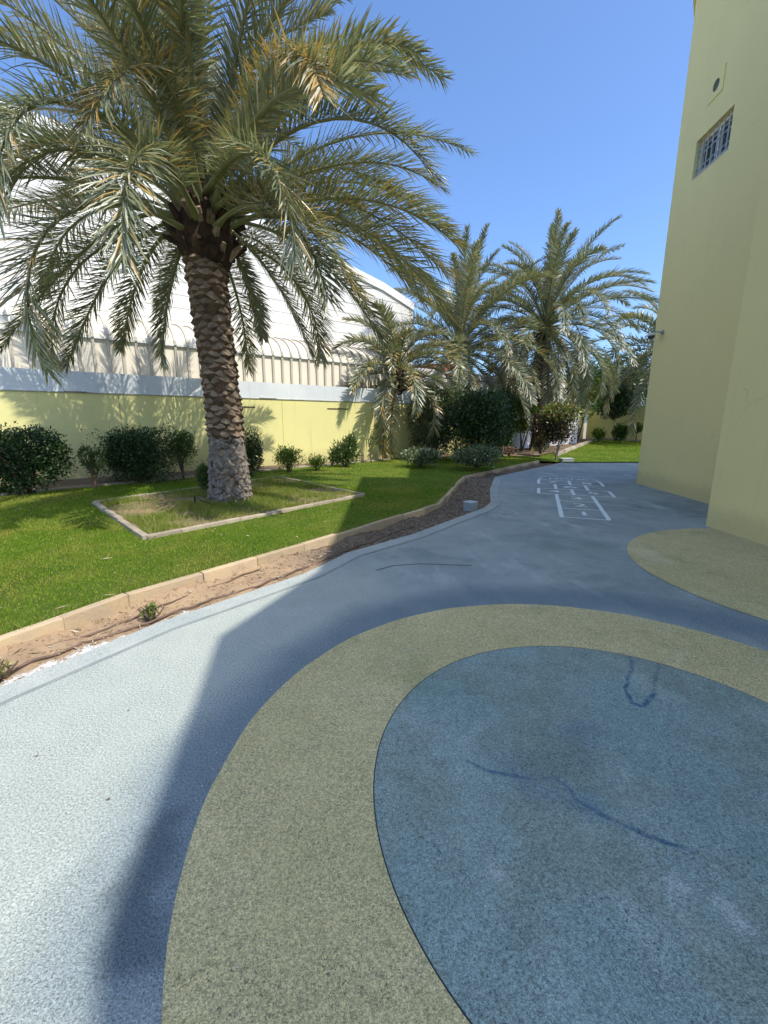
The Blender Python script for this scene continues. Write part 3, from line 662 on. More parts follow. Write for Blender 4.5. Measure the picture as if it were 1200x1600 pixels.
# main gable wall
ze = lambda s_: float(np.interp(s_, [-14.5, -6, 0, 2.2, 4.4, 11, 12.2], [7.7, 8.35, 8.5, 8.42, 8.0, 6.75, 6.4]) - max(0, s_ - 12.2) * .3)
TOPS = [12.6, 11, 7.5, 4.4, 2.2, 0, -6, -14.5]
mb = MB(); W0, W1 = -14.5, 12.6; fo_ = -2.6
front = [WP(W0, fo_, 0), WP(W1, fo_, 0)] + [WP(q, fo_, ze(q)) for q in TOPS]; back = [WP(W0, fo_ - 25, 0), WP(W1, fo_ - 25, 0)] + [WP(q, fo_ - 25, ze(q)) for q in TOPS]
nf = len(front); mb.add(front + back, [tuple(range(nf)), tuple(range(nf, 2*nf))[::-1]] + [(i, i + nf, (i+1) % nf + nf, (i+1) % nf) for i in range(1, nf)])
mb.build('main_wall', SIDING, wh, off=OW)
GROOVE = simple('groove', (.60,.56,.49), (.52,.48,.42), 5)
mb = MB(); z_ = 1.5
while z_ < 9.2:
    ok = [q for q in np.linspace(W0, W1, 200) if ze(q) > z_ + .1]
    if ok: wbox(mb, ok[0], ok[-1], fo_ + .001, fo_ + .010, z_, z_ + .012)
    z_ += .36
mb.build('cladding_seams', GROOVE, wh, off=OW)
mb = MB(); tt = TOPS[::-1][1:]; nq = len(tt)
vs = [WP(q, o_, ze(q) + dz) for o_, dz in ((fo_ + .06, .05), (fo_ + .06, -.24), (fo_ + .002, -.24), (fo_ + .002, .05)) for q in tt]
mb.add(vs, [(i + a_ * nq, i + b_ * nq, i + 1 + b_ * nq, i + 1 + a_ * nq) for a_, b_ in ((0, 1), (1, 2), (3, 0)) for i in range(nq - 1)])
mb.build('verge_trim', TRIM, wh, off=OW)
# pale block-built neighbour further along
nb = empty('neighbour_building', WP(12, -1.2, 0), 'grey white block built shed seen between the palms past the warehouse end', 'shed')
ON = Vector(WP(12, -1.2, 0)); mb = MB(); wbox(mb, 11.1, 24, -6, -.9, 0, 3.5)
mb.build('wall', simple('block_paint', (.62,.60,.58), (.52,.5,.48), 1.5, .8, stain=(.36,.32,.3,.5)), nb, off=ON)
mb = MB()
for zz in (2.35, 3.2): wbox(mb, 11.1, 24, -.899, -.885, zz, zz + .03)
mb.build('course_line', DARK, nb, off=ON)
mb = MB(); wbox(mb, 12.2, 14.2, -2.2, -1.1, 3.501, 3.75); mb.build('roof_edge', simple('red_brown', (.35,.14,.08), (.28,.12,.07), 4), nb, off=ON)
mb = MB(); wbox(mb, 10.62, 10.95, -1.0, -.7, 0, 3.35); cpo = mb.build('downpipe_post', simple('tan_post', (.38,.29,.16), (.3,.22,.12), 4), nb, off=ON)

# ------------------------------------------------------------------ palms
def frond_mesh(path, nleaf, L, wdt, dry=0.0, vang=28, base_w=.05, rng_=None, petiole=.22, droopk=.25, twist=0.0, roll=0.0):
    """one pinnate frond: rachis tube plus two ranks of narrow folded leaflets along a curved path"""
    P_ = np.array(path, float); seg = np.r_[0, np.cumsum(np.linalg.norm(np.diff(P_, axis=0), axis=1))]; T_ = seg[-1]
    def samp(s_): return np.stack([np.interp(s_, seg, P_[:,k]) for k in range(3)], -1)
    # rachis
    m = 16; sr = np.linspace(0, T_, m); C = samp(sr); Tg = np.gradient(C, axis=0); Tg /= np.linalg.norm(Tg, axis=1)[:,None]
    def frame(Tg, s_):
        S = np.cross(Tg, [0, 0, 1.0]); bad = np.linalg.norm(S, axis=1) < .15; S[bad] = np.cross(Tg[bad], [0.3, 1, 0]); S /= np.linalg.norm(S, axis=1)[:,None]
        U = np.cross(S, Tg); a = roll + twist * s_ / T_; a = a[:,None] if hasattr(a, '__len__') else a
        return S * np.cos(a) + U * np.sin(a), -S * np.sin(a) + U * np.cos(a)
    S, U = frame(Tg, sr); rw = base_w * (1 - sr / T_) ** .8 * .5 + .004; rw[:2] *= 1.5; V = []
    for k in range(5):
        th = 2 * math.pi * k / 5 + .3; V.append(C + (S * math.cos(th) + U * .6 * math.sin(th)) * rw[:,None])
    V = np.stack(V, 1).reshape(-1, 3); Fq = []
    for i in range(m - 1):
        for k in range(5): Fq.append((i*5+k, i*5+(k+1)%5, (i+1)*5+(k+1)%5, (i+1)*5+k))
    nv0 = len(V); dryv = [np.zeros(nv0)]
    verts = [V]; faces = [np.array(Fq)]; mi = [np.ones(len(Fq), int)]; off = nv0
    for side in (-1, 1):
        u = np.linspace(petiole, .995, nleaf) + rng_.uniform(-.004, .004, nleaf); s_ = u * T_
        C = samp(s_); Tg = samp(np.minimum(s_ + .03, T_)) - samp(np.maximum(s_ - .03, 0)); Tg /= np.linalg.norm(Tg, axis=1)[:,None]
        S, U = frame(Tg, s_)
        x = (u - petiole) / (1 - petiole)
        ll = L * (.45 + .55 * np.sin(np.clip(x * 1.9 + .25, 0, math.pi / 2))) * (1 - .55 * np.clip((x - .6) / .4, 0, 1) ** 1.4) * rng_.uniform(.85, 1.1, nleaf)
        ang = np.radians(64 - 34 * x + rng_.uniform(-12, 12, nleaf)); va = np.radians(vang + np.where(np.arange(nleaf) % 3 == 0, 30, -8) + rng_.uniform(-18, 18, nleaf))
        D = Tg * np.cos(ang)[:,None] + (S * side * np.cos(va)[:,None] + U * np.sin(va)[:,None]) * np.sin(ang)[:,None]
        D /= np.linalg.norm(D, axis=1)[:,None]
        tw = rng_.uniform(-.5, .5, nleaf)
        N_ = U * np.cos(tw)[:,None] + Tg * np.sin(tw)[:,None]; Wv = np.cross(D, N_); Wv /= np.linalg.norm(Wv, axis=1)[:,None]
        Nn = np.cross(Wv, D)
        st = np.array([0, .3, .65, 1.0]); wp = np.array([.45, 1, .8, 0]); vv = []
        dk = droopk * rng_.uniform(.4, 1.6, nleaf)
        for a, wq in zip(st, wp):
            c = C + D * (ll * a)[:,None]; c[:,2] -= dk * ll * a * a
            hw = wdt * .5 * wq
            if wq > 0: vv += [c - Wv * hw + Nn * hw * .35, c - Nn * hw * .25, c + Wv * hw + Nn * hw * .35]
            else: vv += [c]
        VV = np.stack(vv, 1)                                   # n x 10 x 3
        b = off + np.arange(nleaf)[:,None] * 10
        q = [(0,1,4,3),(1,2,5,4),(3,4,7,6),(4,5,8,7),(6,7,9,9),(7,8,9,9)]
        Q = np.stack([b + np.array(f) for f in q], 1).reshape(-1, 4)
        verts.append(VV.reshape(-1, 3)); faces.append(Q); mi.append(np.zeros(len(Q), int)); off += nleaf * 10
        dl = (rng_.random(nleaf) < dry) * rng_.uniform(.6, 1, nleaf); tip = np.array([0]*3 + [0]*3 + [.1]*3 + [.8])
        dv = np.clip(dl[:,None] + tip[None] * rng_.uniform(0, 1, (nleaf, 1)) ** 3, 0, 1); dryv.append(dv.ravel())
    V = np.vstack(verts); Q = np.vstack(faces); mi = np.concatenate(mi); dv = np.concatenate(dryv)
    tri = Q[:,2] == Q[:,3]; tot = np.where(tri, 3, 4); starts = np.r_[0, np.cumsum(tot)[:-1]]
    mask = np.ones(Q.shape, bool); mask[tri, 3] = False; loops = Q[mask]
    return mesh_np('frond', V, loops, starts, tot, {'dry': dv}, mi)
def arc_path(p0, az, e0, L, D, k=1.25, n=14, sway=0.0):
    pts = [np.array(p0, float)]; ds = L / n
    for i in range(n):
        t_ = (i + .5) / n; e = e0 - D * t_ ** k; a = az + sway * t_
        pts.append(pts[-1] + ds * np.array([math.cos(a)*math.cos(e), math.sin(a)*math.cos(e), math.sin(e)]))
    return pts
def bez_path(p0, pm, p2, n=14):
    p0, pm, p2 = map(np.array, (p0, pm, p2)); p1 = 2 * pm - .5 * (p0 + p2); t_ = np.linspace(0, 1, n)[:,None]
    return (1-t_)**2 * p0 + 2*t_*(1-t_) * p1 + t_**2 * p2

def trunk_mesh(base, top, r_base, r_mid, r_top, rows, per, rg, flare=.9, bootscale=1.0):
    """core tube plus spirals of cut leaf bases (slots: 0 dark, 1 cut faces, 2 grey root mat)"""
    mb = MB(); base = np.array(base, float); top = np.array(top, float); H = top[2] - base[2]
    def cen(u): return base + (top - base) * u + np.array([.03 * math.sin(u * 5), .03 * math.sin(u * 4 + 1), 0])
    def rad(u):
        z = u * H; return (r_mid + (r_base - r_mid) * max(0, 1 - z / flare) ** 1.2) if u < .5 else r_mid + (r_top - r_mid) * (u - .5) / .5
    us = np.linspace(-.03, 1, 26); mb.tube([cen(u) for u in us], [rad(max(0, u)) - .035 for u in us], 20, 0)
    for r in range(rows):
        u = (r + .3) / rows; z = u * H; c = cen(u); rr = rad(u); low = z < flare
        kn = per + (4 if low else 0)
        for k in range(kn):
            th = 2 * math.pi * (k + (r % 2) * .5) / kn + rg.uniform(-.09, .09) + r * .045
            o = np.array([math.cos(th), math.sin(th), 0]); t_ = np.array([-math.sin(th), math.cos(th), 0]); zz = np.array([0, 0, 1.0])
            w_ = 2 * math.pi * rr / kn * rg.uniform(.95, 1.35); hh = H / rows * rg.uniform(1.0, 1.6); pr = .052 * bootscale * rg.uniform(.5, 1.35)
            if low: w_ *= rg.uniform(.5, 1.1); pr *= rg.uniform(.4, 1.2); hh *= rg.uniform(.6, 1.3)
            cc_ = c + zz * rg.uniform(-.25, .25) * H / rows; sk = rg.uniform(-.25, .25) * hh
            def pt(a, b, d): return cc_ + t_ * a * w_ + zz * (b * hh + sk * a * 2) + o * (rr - .03 + d)
            lips = [pt(-.5, .05, .0), pt(-.28, -.12, pr*.8), pt(0, -.2 + rg.uniform(-.1, .1), pr + .02), pt(.28, -.12, pr*.8), pt(.5, .05, .0)]
            tops = [pt(-.27, .45, .012), pt(0, .58, .014 + pr * .12), pt(.27, .45, .012)]
            bots = [pt(-.3, -.75, -.01), pt(0, -.95, -.01), pt(.3, -.75, -.01)]
            mc = 2 if low and rg.random() < .85 else (1 if rg.random() < .93 else 0)
            mb.add(lips + tops + bots, [(0, 1, 5), (1, 2, 6, 5), (2, 3, 7, 6), (3, 4, 7)], mc)
            b = len(mb.v) - 11
            for f in ((0, 8, 1), (1, 8, 9, 2), (2, 9, 10, 3), (3, 10, 4)): mb.f.append(tuple(b + i for i in f)); mb.m.append(2 if low else 0)
    return mb, cen, rad
def crown_boss(top, r, rg, parent, off, h=.75, n=90):
    """brown fibre mass with stubs of cut petioles under the fronds"""
    mb = MB(); top = np.array(top, float)
    zs = np.linspace(-.42, h, 9); rs = [r * q for q in (.95, 1.12, 1.28, 1.32, 1.22, 1.05, .82, .55, .25)]
    mb.tube([top + np.array([0, 0, z]) for z in zs], rs, 18, 0)
    for k in range(n):
        th = rg.uniform(0, 2*math.pi); z = rg.uniform(-.4, h * .75); rr = np.interp(z, zs, rs) - .04; o = np.array([math.cos(th), math.sin(th), 0])
        p0 = top + o * rr + np.array([0, 0, z]); e = rg.uniform(.25, 1.1); d = o * math.cos(e) + np.array([0, 0, math.sin(e)]); L = rg.uniform(.10, .32)
        mb.tube([p0, p0 + d * L * .6, p0 + d * L], [.06, .048, .036], 5, 0 if rg.random() < .7 else 1)
    return mb.build('fibre_sheath', [FIBRE, BOOT_C], parent, off=off)

def palm(label, base, top, radii, rows, per, crown, nleaf, leafL, leafW, seed, hand=(), auto=30, fl=3.9, group=None, emin=-35, emax=84, skip=None, flare=.9, dry=.07, boss=.9, droop=(62, 120)):
    rg = np.random.default_rng(seed); root = empty('date_palm', tuple(base), label, 'palm tree', group); off = Vector(tuple(base))
    mb, cen, rad = trunk_mesh(base, top, *radii, rows, per, rg, flare)
    for _ in range(520 if nleaf > 120 else 60):        # shaggy root mat round the foot
        z = rg.uniform(0, flare) ** 1.0; H_ = top[2] - base[2]; c_ = cen(z / H_); rr = rad(z / H_) - .02; a = rg.uniform(0, 6.283); o_ = np.array([math.cos(a), math.sin(a), 0]); q_ = np.array([-math.sin(a), math.cos(a), 0])
        p_ = c_ + o_ * rr; w_ = rg.uniform(.015, .05); h_ = rg.uniform(.02, .07); e_ = rg.uniform(.02, .06); k_ = rg.uniform(-.03, .03)
        mb.add([p_ - q_*w_, p_ + q_*w_, p_ + o_*e_ + q_*k_ + np.array([0,0,-h_*.3]), p_ + o_*.01 + np.array([0,0,h_])], [(0,2,3),(2,1,3),(0,1,2)], 2 if rg.random() < .8 else 1)
    mb.build('trunk', [BOOT_D, BOOT_C, ROOT_G], root, off=off)
    crown_boss(top, radii[2] * boss, rg, root, off)
    top = np.array(top, float); paths = []
    for (m_, t_, opts) in hand:
        d = np.array(m_) - top; d[2] = 0; nrm = np.linalg.norm(d); d = d / nrm if nrm > .05 else np.array([1., 0, 0])
        e = opts.get('lift', .25); paths.append((bez_path(top + d * radii[2] * .6 + np.array([0, 0, e]), m_, t_), opts))
    for i in range(auto):
        f = (i + .5) / auto; az = i * 2.39996 + rg.uniform(-.25, .25) + seed
        e0 = R(emax + (emin - emax) * f ** 1.05 + rg.uniform(-6, 6)); D = R(rg.uniform(*droop) * (.55 + .45 * math.cos(e0)) )
        L = fl * (1.0 - .22 * max(0, 1 - f * 4)) * rg.uniform(.88, 1.08)
        if skip and skip(az % (2*math.pi), e0): continue
        p0 = top + np.array([math.cos(az), math.sin(az), 0]) * radii[2] * (.25 + .6 * f) + np.array([0, 0, .62 - .65 * f])
        paths.append((arc_path(p0, az, e0, L, D, 1.3, sway=rg.uniform(-.25, .25)), {'dry': dry * (2.5 if f > .8 else 1)}))
    for pth, opts in paths:
        pth = np.array(pth) - np.array(base)
        me = frond_mesh(pth, nleaf, leafL * rg.uniform(.9, 1.1) * opts.get('ll', 1), leafW, opts.get('dry', dry), opts.get('v', rg.uniform(15, 40)), .06 * leafL / .42 + .012, rg, opts.get('pet', .2), opts.get('dk', rg.uniform(.04, .24)), rg.uniform(-.5, .5), opts.get('roll', rg.uniform(-.25, .25)))
        link('frond', me, [PALM_L, PALM_R], root)
    return root

PBASE = (-2.66, 7.22, .13); PT = at(322, 372, 7.3)
def A(px, py, dy): return at(px, py, 7.3 + dy)
hand = [
 (A(520,112,.5), A(693,122,1.0), dict(dry=.0, v=10, roll=.1)),
 (A(545,215,.8), A(735,238,1.6), dict(dry=.02, v=12)),
 (A(540,255,.2), A(690,295,.4), dict(dry=.05, v=20)),
 (A(560,285,.9), A(722,385,1.6), dict(dry=.12)),
 (A(520,310,.5), A(700,430,.9), dict(dry=.35)),
 (A(540,345,-.2), A(705,500,-.3), dict(dry=.12, ll=1.15, v=15)),
 (A(525,360,.2), A(660,470,.3), dict(dry=.25, ll=1.1)),
 (A(485,395,.0), A(600,540,.1), dict(dry=.05)),
 (A(420,425,-.1), A(487,553,-.1), dict(dry=.03, ll=.75)),
 (A(383,430,.4), A(411,528,.7), dict(dry=.03, ll=.7)),
 (A(400,238,-2.2), A(462,400,-2.7), dict(dry=.1, v=5, lift=.5)),
 (A(165,365,.0), A(2,545,-.1), dict(dry=.02, ll=.9)),
 (A(195,395,.3), A(105,572,.3), dict(dry=.02, ll=.85)),
 (A(232,400,.5), A(190,545,.8), dict(dry=.02, ll=.75)),
 (A(268,440,.2), A(253,568,.2), dict(dry=.02, ll=.7)),
 (A(150,305,.5), A(-45,345,1.0), dict(dry=.05, v=10)),
 (A(120,232,-1.2), A(-30,345,-2.0), dict(dry=.15, v=12)),
 (A(130,180,.6), A(-55,210,1.0), dict(dry=.02)),
 (A(170,110,.9), A(-30,60,1.6), dict(dry=.02)),
 (A(255,120,-1.5), A(130,200,-2.8), dict(dry=.35, v=10)),
 (A(288,120,-.8), A(285,-120,-2.6), dict(dry=.03)),
 (A(440,95,.3), A(548,-8,.6), dict(dry=.02, v=8)),
 (A(420,110,-1.6), A(505,150,-2.9), dict(dry=.7, v=10, ll=.8)),
 (A(420,310,-1.5), A(560,460,-2.2), dict(dry=.2)),
 (A(235,90,-1.0), A(160,-90,-2.0), dict(dry=.05)),
 (A(375,60,-.6), A(430,-120,-1.4), dict(dry=.05)),
]
palm('tallest date palm with thick scaly trunk, standing in the square kerbed bed', PBASE, tuple(PT), (.365, .268, .30), 40, 9, None, 150, .56, .0205, 3,
     hand, 46, 3.8, 'date palms', emin=5, emax=86, boss=1.12, flare=1.1)
palm('date palm with its trunk hidden in bushes, middle of the three big palms', (3.3, 20.0, .2), (3.35, 20.0, 4.3), (.36,.27,.25), 30, 9, None, 104, .52, .034, 11,
     (), 92, 5.2, 'date palms', emin=-46, emax=84, flare=.5, dry=.1)
palm('date palm with tall upright fronds, right of the three big palms, behind a croton bush', (7.35, 20.6, .15), (7.3, 20.6, 5.4), (.38,.29,.26), 34, 9, None, 104, .52, .034, 23,
     (), 88, 4.7, 'date palms', emin=-50, emax=84, flare=.5, dry=.06)
palm('far date palm half hidden behind the corner of the yellow building', (16.0, 25.0, .25), (15.9, 25.0, 5.0), (.36,.27,.25), 26, 8, None, 60, .62, .06, 31,
     (), 56, 5.0, 'date palms', emin=-30, emax=82, flare=.5, dry=.08)
# small leaning palm by the wall
palm('small date palm with a thin leaning trunk beside the garden wall', tuple(ground(632, 712, .25)), tuple(at(622, 598, 15.4)), (.13,.09,.08), 30, 5, None, 64, .48, .045, 41,
     (), 38, 2.9, 'date palms', emin=-40, emax=70, flare=.3, dry=.15, boss=1.1, droop=(80, 130))

# ------------------------------------------------------------------ shrubs
def leaf_cloud(blobs, n, size, rg, aspect=2.0, up=.3, box=.0, hollow=.55):
    """leaves spread through lumpy volumes; blobs: (cx,cy,cz,rx,ry,rz,weight)"""
    wts = np.array([b[6] for b in blobs], float); wts /= wts.sum(); idx = rg.choice(len(blobs), n, p=wts); B = np.array([b[:6] for b in blobs])[idx]
    d = rg.normal(size=(n, 3)); d /= np.linalg.norm(d, axis=1)[:,None]
    if box:                                            # clipped bushes: squarish volume
        e = 1 / np.max(np.abs(d), axis=1); sc = 1 + box * (np.minimum(e, 1.6) - 1)
    else: sc = np.ones(n)
    ph = rg.uniform(0, 6, 6)
    lump = 1 + .13 * np.sin(d[:,0]*5+ph[0]+idx) * np.sin(d[:,1]*6+ph[1]) + .10 * np.sin(d[:,2]*9+ph[2]+idx*2) * np.sin(d[:,0]*8+ph[3]) + .06*np.sin(d[:,1]*17+ph[4])*np.sin(d[:,2]*15+ph[5])
    r = (hollow + (1 - hollow) * rg.random(n) ** .6) * sc * lump * rg.uniform(.92, 1.06, n)
    r = r * np.where(rg.random(n) < .06, rg.uniform(1.08, 1.3, n), 1)
    P_ = B[:,:3] + d * r[:,None] * B[:,3:6]
    D = d * .5 + rg.normal(size=(n, 3)) * .6 + np.array([0, 0, up]); D /= np.linalg.norm(D, axis=1)[:,None]
    W_ = np.cross(D, rg.normal(size=(n, 3))); W_ /= np.linalg.norm(W_, axis=1)[:,None]; N_ = np.cross(D, W_)
    s = size * rg.uniform(.6, 1.3, n)[:,None]; w_ = s / aspect
    V = np.stack([P_ - D*s*.5, P_ + W_*w_*.5 + N_*w_*.12, P_ + D*s*.5, P_ - W_*w_*.5 + N_*w_*.12], 1)
    V = V[V[:,:,2].min(1) > .0]
    q = np.arange(len(V) * 4).reshape(-1, 4)
    return V.reshape(-1, 3), q
G_DARK = leafmat('dark_green_leaf', (.016,.042,.010), (.036,.078,.017), (.075,.13,.035), .42, .15, .5, patch=(.065,.115,.022,.6,3.5))
G_MID = leafmat('mid_green_leaf', (.04,.085,.016), (.085,.14,.028), (.15,.20,.05), .45, .25, .4)
G_LIGHT = leafmat('light_green_leaf', (.10,.17,.025), (.18,.25,.045), (.26,.30,.07), .5, .35, .3)
G_OLE = leafmat('grey_green_leaf', (.055,.085,.035), (.12,.15,.07), (.2,.22,.12), .42, .2, .5)
G_VAR = leafmat('variegated_leaf', (.06,.10,.035), (.17,.20,.09), (.42,.42,.28), .45, .2, .4)
G_CRO = leafmat('croton_leaf', (.045,.02,.022), (.09,.07,.03), (.24,.26,.05), .42, .2, .5)
G_CROT = leafmat('croton_top_leaf', (.14,.19,.04), (.24,.26,.06), (.30,.12,.06), .45, .3, .4)
G_RED = leafmat('red_leaf', (.16,.07,.05), (.26,.16,.11), (.4,.3,.24), .5, .2, .3)
def shrub(name, label, cat, px0, px1, ytop, ybase, mat, n, size, seed, z=.22, depth=None, stem=0, stems=1, box=0, aspect=2., hollow=.5, group=None, blobs=None, up=.3, d_r=.9, cbase=0.0, top_mat=None, bark=BARK, Y=None):
    rg = np.random.default_rng(seed)
    b = ground((px0+px1)/2, ybase, z) if Y is None else at((px0+px1)/2, ybase, Y)
    if Y is not None: b = np.array([b[0], Y, z])
    Yd = b[1]; l = at(px0, (ytop+ybase)/2, Yd); r = at(px1, (ytop+ybase)/2, Yd); tz = at((px0+px1)/2, ytop, Yd)[2] - z
    wd = (r[0] - l[0]) / 2 * 1.06; e = empty(name, tuple(b), label, cat, group)
    z0 = stem * tz; rz = (tz - z0) / 2 * 1.04; cz = z0 + rz * .96
    if blobs is None:
        blobs = [(0, 0, cz, wd*.92, wd*d_r, rz, 3)] + [(rg.uniform(-.35,.35)*wd, rg.uniform(-.3,.3)*wd, cz + rg.uniform(-.25,.3)*rz, wd*.55, wd*.5, rz*.6, 1) for _ in range(4)]
    else: blobs = [(a*wd, b_*wd, z0 + c*(tz - z0), d*wd, d*wd*d_r, f*(tz-z0), g_) for a, b_, c, d, f, g_ in blobs]
    V, q = leaf_cloud(blobs, n, size, rg, aspect, up, box, hollow); link('foliage', quads_mesh('foliage', V, q), mat, e)
    if top_mat:
        V, q = leaf_cloud([(0, 0, cz + rz*.55, wd*.9, wd*.8, rz*.5, 1)], n // 3, size, rg, aspect, up, box, hollow); link('new_leaves', quads_mesh('new_leaves', V, q), top_mat, e)
    mb = MB()
    for k in range(max(stems, 1)):
        a = rg.uniform(0, 6.28); rr = rg.uniform(.25, .6) * wd if stems > 1 else .08 * wd; hh = tz * rg.uniform(.6, .85)
        p0 = Vector((rg.uniform(-.1,.1)*wd, rg.uniform(-.1,.1)*wd, -.03)); p2 = Vector((math.cos(a)*rr, math.sin(a)*rr*.6, hh)); p1 = (p0 + p2)/2 + Vector((rg.uniform(-.08,.08), rg.uniform(-.05,.05), .05*tz))
        r0 = max(.006, .018 * wd + .008) * (1.6 if stems == 1 else 1); mb.tube([p0, p1, p2], [r0*1.3, r0, r0*.4], 6)
        for _ in range(2):
            a2 = rg.uniform(0, 6.28); mb.tube([p1, p1 + Vector((math.cos(a2)*wd*.5, math.sin(a2)*wd*.4, tz*.3))], [r0*.6, r0*.25], 5)
    mb.build('stem', bark, e); return e

gS = 'shrubs along the garden wall'
shrub('shrub', 'wide rounded dark green bush at the left edge of the photo', 'shrub', -42, 120, 668, 772, G_DARK, 15000, .055, 1, stems=9, d_r=.45, group=gS, blobs=[(-.35,0,.62,.62,.40,3),(.3,0,.68,.62,.34,3),(-.3,-.1,.3,.62,.3,2),(.55,.1,.5,.4,.3,.7),(.2,0,.35,.5,.3,.8)])
shrub('shrub', 'small sparse leggy bush between the two big dark bushes', 'shrub', 128, 172, 696, 763, G_MID, 1300, .045, 2, stem=.35, stems=6, group=gS, d_r=.7, blobs=[(-.35,0,.6,.55,.45,2),(.45,0,.5,.5,.4,1.4),(0,0,.1,.5,.4,.4)])
shrub('shrub', 'dense dark green clipped block bush left of the tall palm trunk', 'shrub', 172, 272, 670, 753, G_DARK, 22000, .05, 3, stems=5, box=.85, d_r=.6, group=gS, hollow=.35)
shrub('shrub', 'squarish light green bush on a bare stem, just left of the tall palm trunk', 'shrub', 264, 310, 672, 749, G_MID, 3600, .045, 4, stem=.28, stems=3, box=.5, d_r=.7, group=gS)
shrub('shrub', 'dark upright bush just right of the tall palm trunk', 'shrub', 374, 413, 671, 742, G_DARK, 4200, .05, 5, box=.4, stems=2, d_r=.8, group=gS)
shrub('shrub', 'low dark bush peeping out behind the left foot of the tall palm trunk', 'shrub', 308, 340, 722, 768, G_MID, 2200, .045, 6, z=.2, stems=2, group=gS)
shrub('shrub', 'loose upright bright green bush right of the tall palm by the wall', 'shrub', 426, 476, 694, 736, G_LIGHT, 1700, .075, 7, stems=8, aspect=3, up=1.0, hollow=.1, group=gS, d_r=.6)
shrub('shrub', 'lowest row of short yellow green seedlings under the sunny wall', 'shrub', 474, 514, 708, 733, G_LIGHT, 900, .07, 8, stems=6, aspect=3, up=1.2, hollow=.1, group=gS, d_r=.4)
shrub('shrub', 'pointed spiky green bush where the wall shadow begins', 'shrub', 512, 568, 676, 728, G_MID, 3200, .085, 9, stems=9, aspect=3, up=1.0, hollow=.1, group=gS, d_r=.6, blobs=[(0,0,.4,.8,.42,3),(.3,0,.7,.35,.32,1),(-.6,0,.3,.35,.3,.8)])
shrub('sapling', 'single thin upright sapling with few leaves against the shaded wall', 'sapling', 572, 588, 668, 722, G_MID, 260, .06, 10, stem=.2, aspect=2.5, up=1.0, hollow=.1, d_r=1)
shrub('shrub', 'small dark bush left of the leaning palm trunk', 'shrub', 600, 628, 674, 714, G_DARK, 1800, .06, 11, stem=.2, stems=3, box=.4, group=gS)
# big planting around the middle palm
gM = 'bushes around the middle palms'
shrub('oleander', 'tall grey green oleander bush in front of the middle palm', 'shrub', 634, 716, 606, 716, G_OLE, 13000, .13, 12, stems=12, aspect=4, up=.8, hollow=.15, group=gM, blobs=[(-.1,0,.6,.85,.42,3),(.3,0,.75,.6,.27,2),(0,0,.3,.8,.3,2)])
shrub('bush', 'very dark dense bush with palm suckers at the foot of the middle palm', 'shrub', 686, 792, 606, 718, G_DARK, 16000, .13, 13, stems=7, aspect=3.5, up=.4, hollow=.2, box=.5, d_r=.7, group=gM)
shrub('ground_shrub', 'low variegated bush spilling on to the lawn left of the dark bush', 'shrub', 622, 692, 698, 727, G_VAR, 3800, .075, 14, stems=5, aspect=1.8, group=gM, hollow=.4)
shrub('ground_shrub', 'low variegated bush right of the dark bush, nearest the kerb', 'shrub', 704, 784, 695, 729, G_VAR, 5200, .075, 15, stems=5, aspect=1.8, group=gM, hollow=.4)
shrub('shrub', 'tall dark leafy column bush right of the middle palm', 'shrub', 766, 802, 612, 706, G_DARK, 7000, .12, 16, stems=5, box=.4, group=gM)
shrub('shrub', 'yellow green airy bush in two tiers between the two far palms', 'shrub', 794, 836, 620, 704, G_LIGHT, 3200, .10, 17, stem=.12, stems=6, group=gM, hollow=.3, blobs=[(0,0,.78,.9,.2,2),(-.1,0,.4,.85,.17,1.5)])
shrub('flower_bed_plants', 'low reddish plants in a brick edged spot under the far bushes', 'bedding plants', 776, 812, 697, 711, G_RED, 900, .07, 18, stems=3, aspect=1.6, group=gM)
shrub('bush', 'dark purple bush at the foot of the right hand palm', 'shrub', 826, 862, 640, 708, G_CRO, 3600, .09, 19, stems=4, group=gM)
shrub('croton', 'croton ball on a pale stem at the kerb end with yellow green top', 'shrub', 838, 898, 630, 718, G_CRO, 4200, .10, 20, z=.1, stem=.26, stems=2, top_mat=G_CROT, bark=BARK_P, d_r=.9)
# far trees and wall plants
shrub('tree', 'bright green leafy tree in front of the far wall corner', 'tree', 872, 938, 566, 690, G_LIGHT, 9000, .14, 21, z=.25, Y=25.5, stem=.3, stems=3, hollow=.3)
shrub('climber', 'dark climbing plant hanging over the far wall', 'climber', 922, 990, 600, 660, G_DARK, 6500, .15, 22, z=1.6, Y=27.5, stems=3, d_r=.5, hollow=.3)
shrub('spiky_plant', 'yellow green spiky plant at the foot of the far wall', 'plant', 922, 948, 667, 687, G_LIGHT, 700, .22, 23, z=.3, Y=26.6, stems=4, aspect=5, up=1.2, hollow=.1)
shrub('shrub', 'round clipped green ball bush at the far wall', 'shrub', 955, 980, 661, 688, G_MID, 2600, .11, 24, z=.3, Y=25.6, stems=2)
shrub('shrub', 'small topiary tree on a thin stem beside the round bush at the far wall', 'shrub', 982, 1003, 660, 688, G_MID, 1100, .11, 25, z=.3, Y=24.8, stem=.45)
shrub('tree', 'dark leafy tree beyond the far wall behind the building corner', 'tree', 900, 1040, 540, 650, G_DARK, 12000, .2, 26, z=1.2, Y=34, stems=3, hollow=.2)
shrub('tree', 'dark green tree mass behind the wall between the far palms', 'tree', 776, 900, 560, 660, G_OLE, 9000, .2, 27, z=1.2, Y=30, stems=3, hollow=.2)
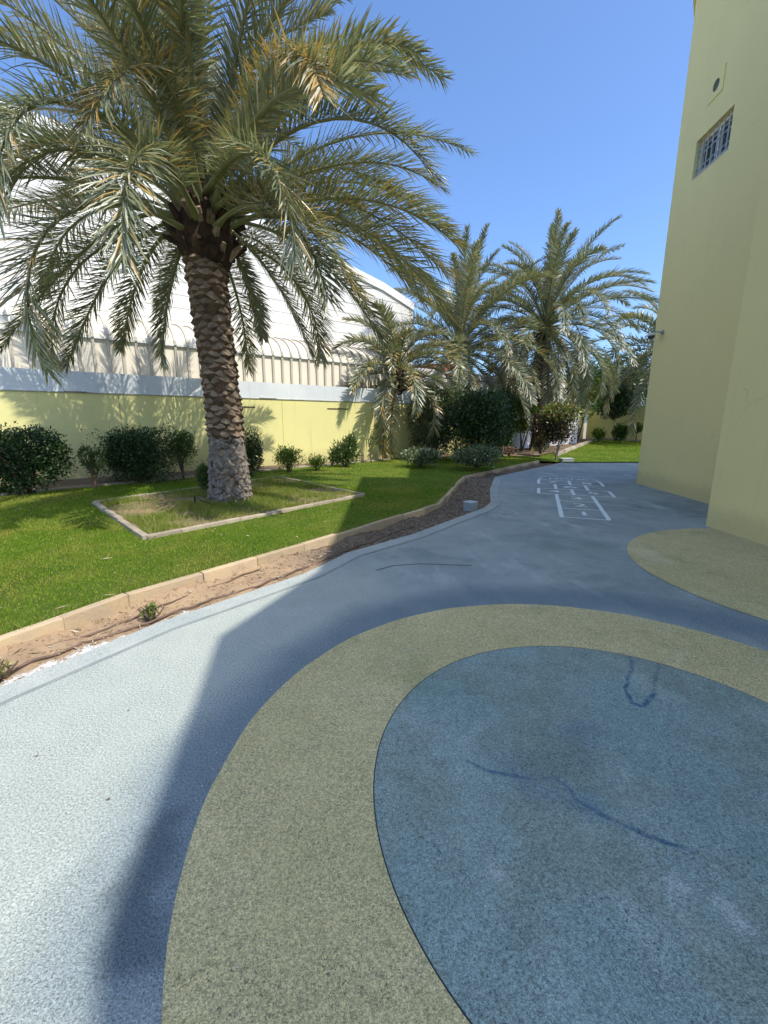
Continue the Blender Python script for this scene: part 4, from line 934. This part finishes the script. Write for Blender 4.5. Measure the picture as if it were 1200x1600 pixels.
# small weed in the soil strip
shrub('weed', 'small green weed growing from the sandy strip between the pipes', 'weed', 219, 250, 938, 968, G_LIGHT, 260, .022, 28, z=-.02, stems=7, aspect=2.5, up=.9, hollow=.05)
shrub('weed', 'dry scrubby weed at the near end of the sandy strip', 'weed', -25, 22, 1030, 1062, DRYG, 320, .03, 29, z=-.02, stems=8, aspect=5, up=.7, hollow=.05, d_r=.6)

# ------------------------------------------------------------------ small things
def pipe(label, pxs, r=.008):
    P_ = [ground(x, y, -.008) for x, y in pxs]; P_ = dense([tuple(p[:2]) for p in P_], .05)
    sm_ = np.array(P_); k = np.ones(5) / 5; pad = np.pad(sm_, ((2,2),(0,0)), 'edge'); sm_ = np.stack([np.convolve(pad[:,i], k, 'valid') for i in range(2)], -1)
    mb = MB(); mb.tube([(x + .006*math.sin(i*.7), y, -.014 + max(-.010, bump2(x, y, .022)) * .6 + .007*math.sin(i*.31)) for i, (x, y) in enumerate(sm_)], r, 7)
    return tag(mb.build('irrigation_pipe', PIPE, smooth=True), label, 'pipe', 'irrigation pipes in the sandy strip')
pipe('brown irrigation pipe running beside the lawn kerb', [(-120,1082),(0,1030),(40,1015),(90,1003),(160,985),(215,962),(300,927),(380,898),(470,866),(560,838)])
pipe('brown irrigation pipe running beside the blue path edge', [(-100,1100),(0,1055),(70,1028),(130,1003),(230,972),(330,936),(400,915),(470,888),(560,852),(650,820)], .0095)
def blockthing(name, label, c, sx, sy, sz, rz, mat):
    e = empty(name, tuple(c), label, 'concrete block', None, rz); mb = MB(); mb.box(-sx/2, sx/2, -sy/2, sy/2, -.04, sz - .018); mb.build('body', mat, e, bevel=.006)
    mb = MB(); mb.box(-sx/2 - .008, sx/2 + .008, -sy/2 - .008, sy/2 + .008, sz - .017, sz); mb.build('lid', simple(name + '_lid', (.5,.53,.53), (.42,.45,.45), 8), e, bevel=.005)
blockthing('junction_box', 'small square grey box standing in the soil at the path bend', (1.50, 7.25, -.02), .17, .17, .16, .6, GREY)
blockthing('junction_box', 'flat grey box on the lawn corner where the path ends', (6.85, 16.05, .02), .45, .3, .12, .1, GREY)
e = empty('metal_stake', tuple(ground(305, 786, .2)), 'bent black metal stake lying at the foot of the tall palm', 'stake'); mb = MB()
b0 = ground(305, 786, .18)
p1 = np.array(ground(305, 788, .2)) - b0; mb.tube([(0,0,-.05), (0,0,.12)], .012, 6); mb.tube([(0,0,.115), (.17,-.12,.06), (.34,-.22,.03)], .010, 6); mb.build('rod', BLACK, e)
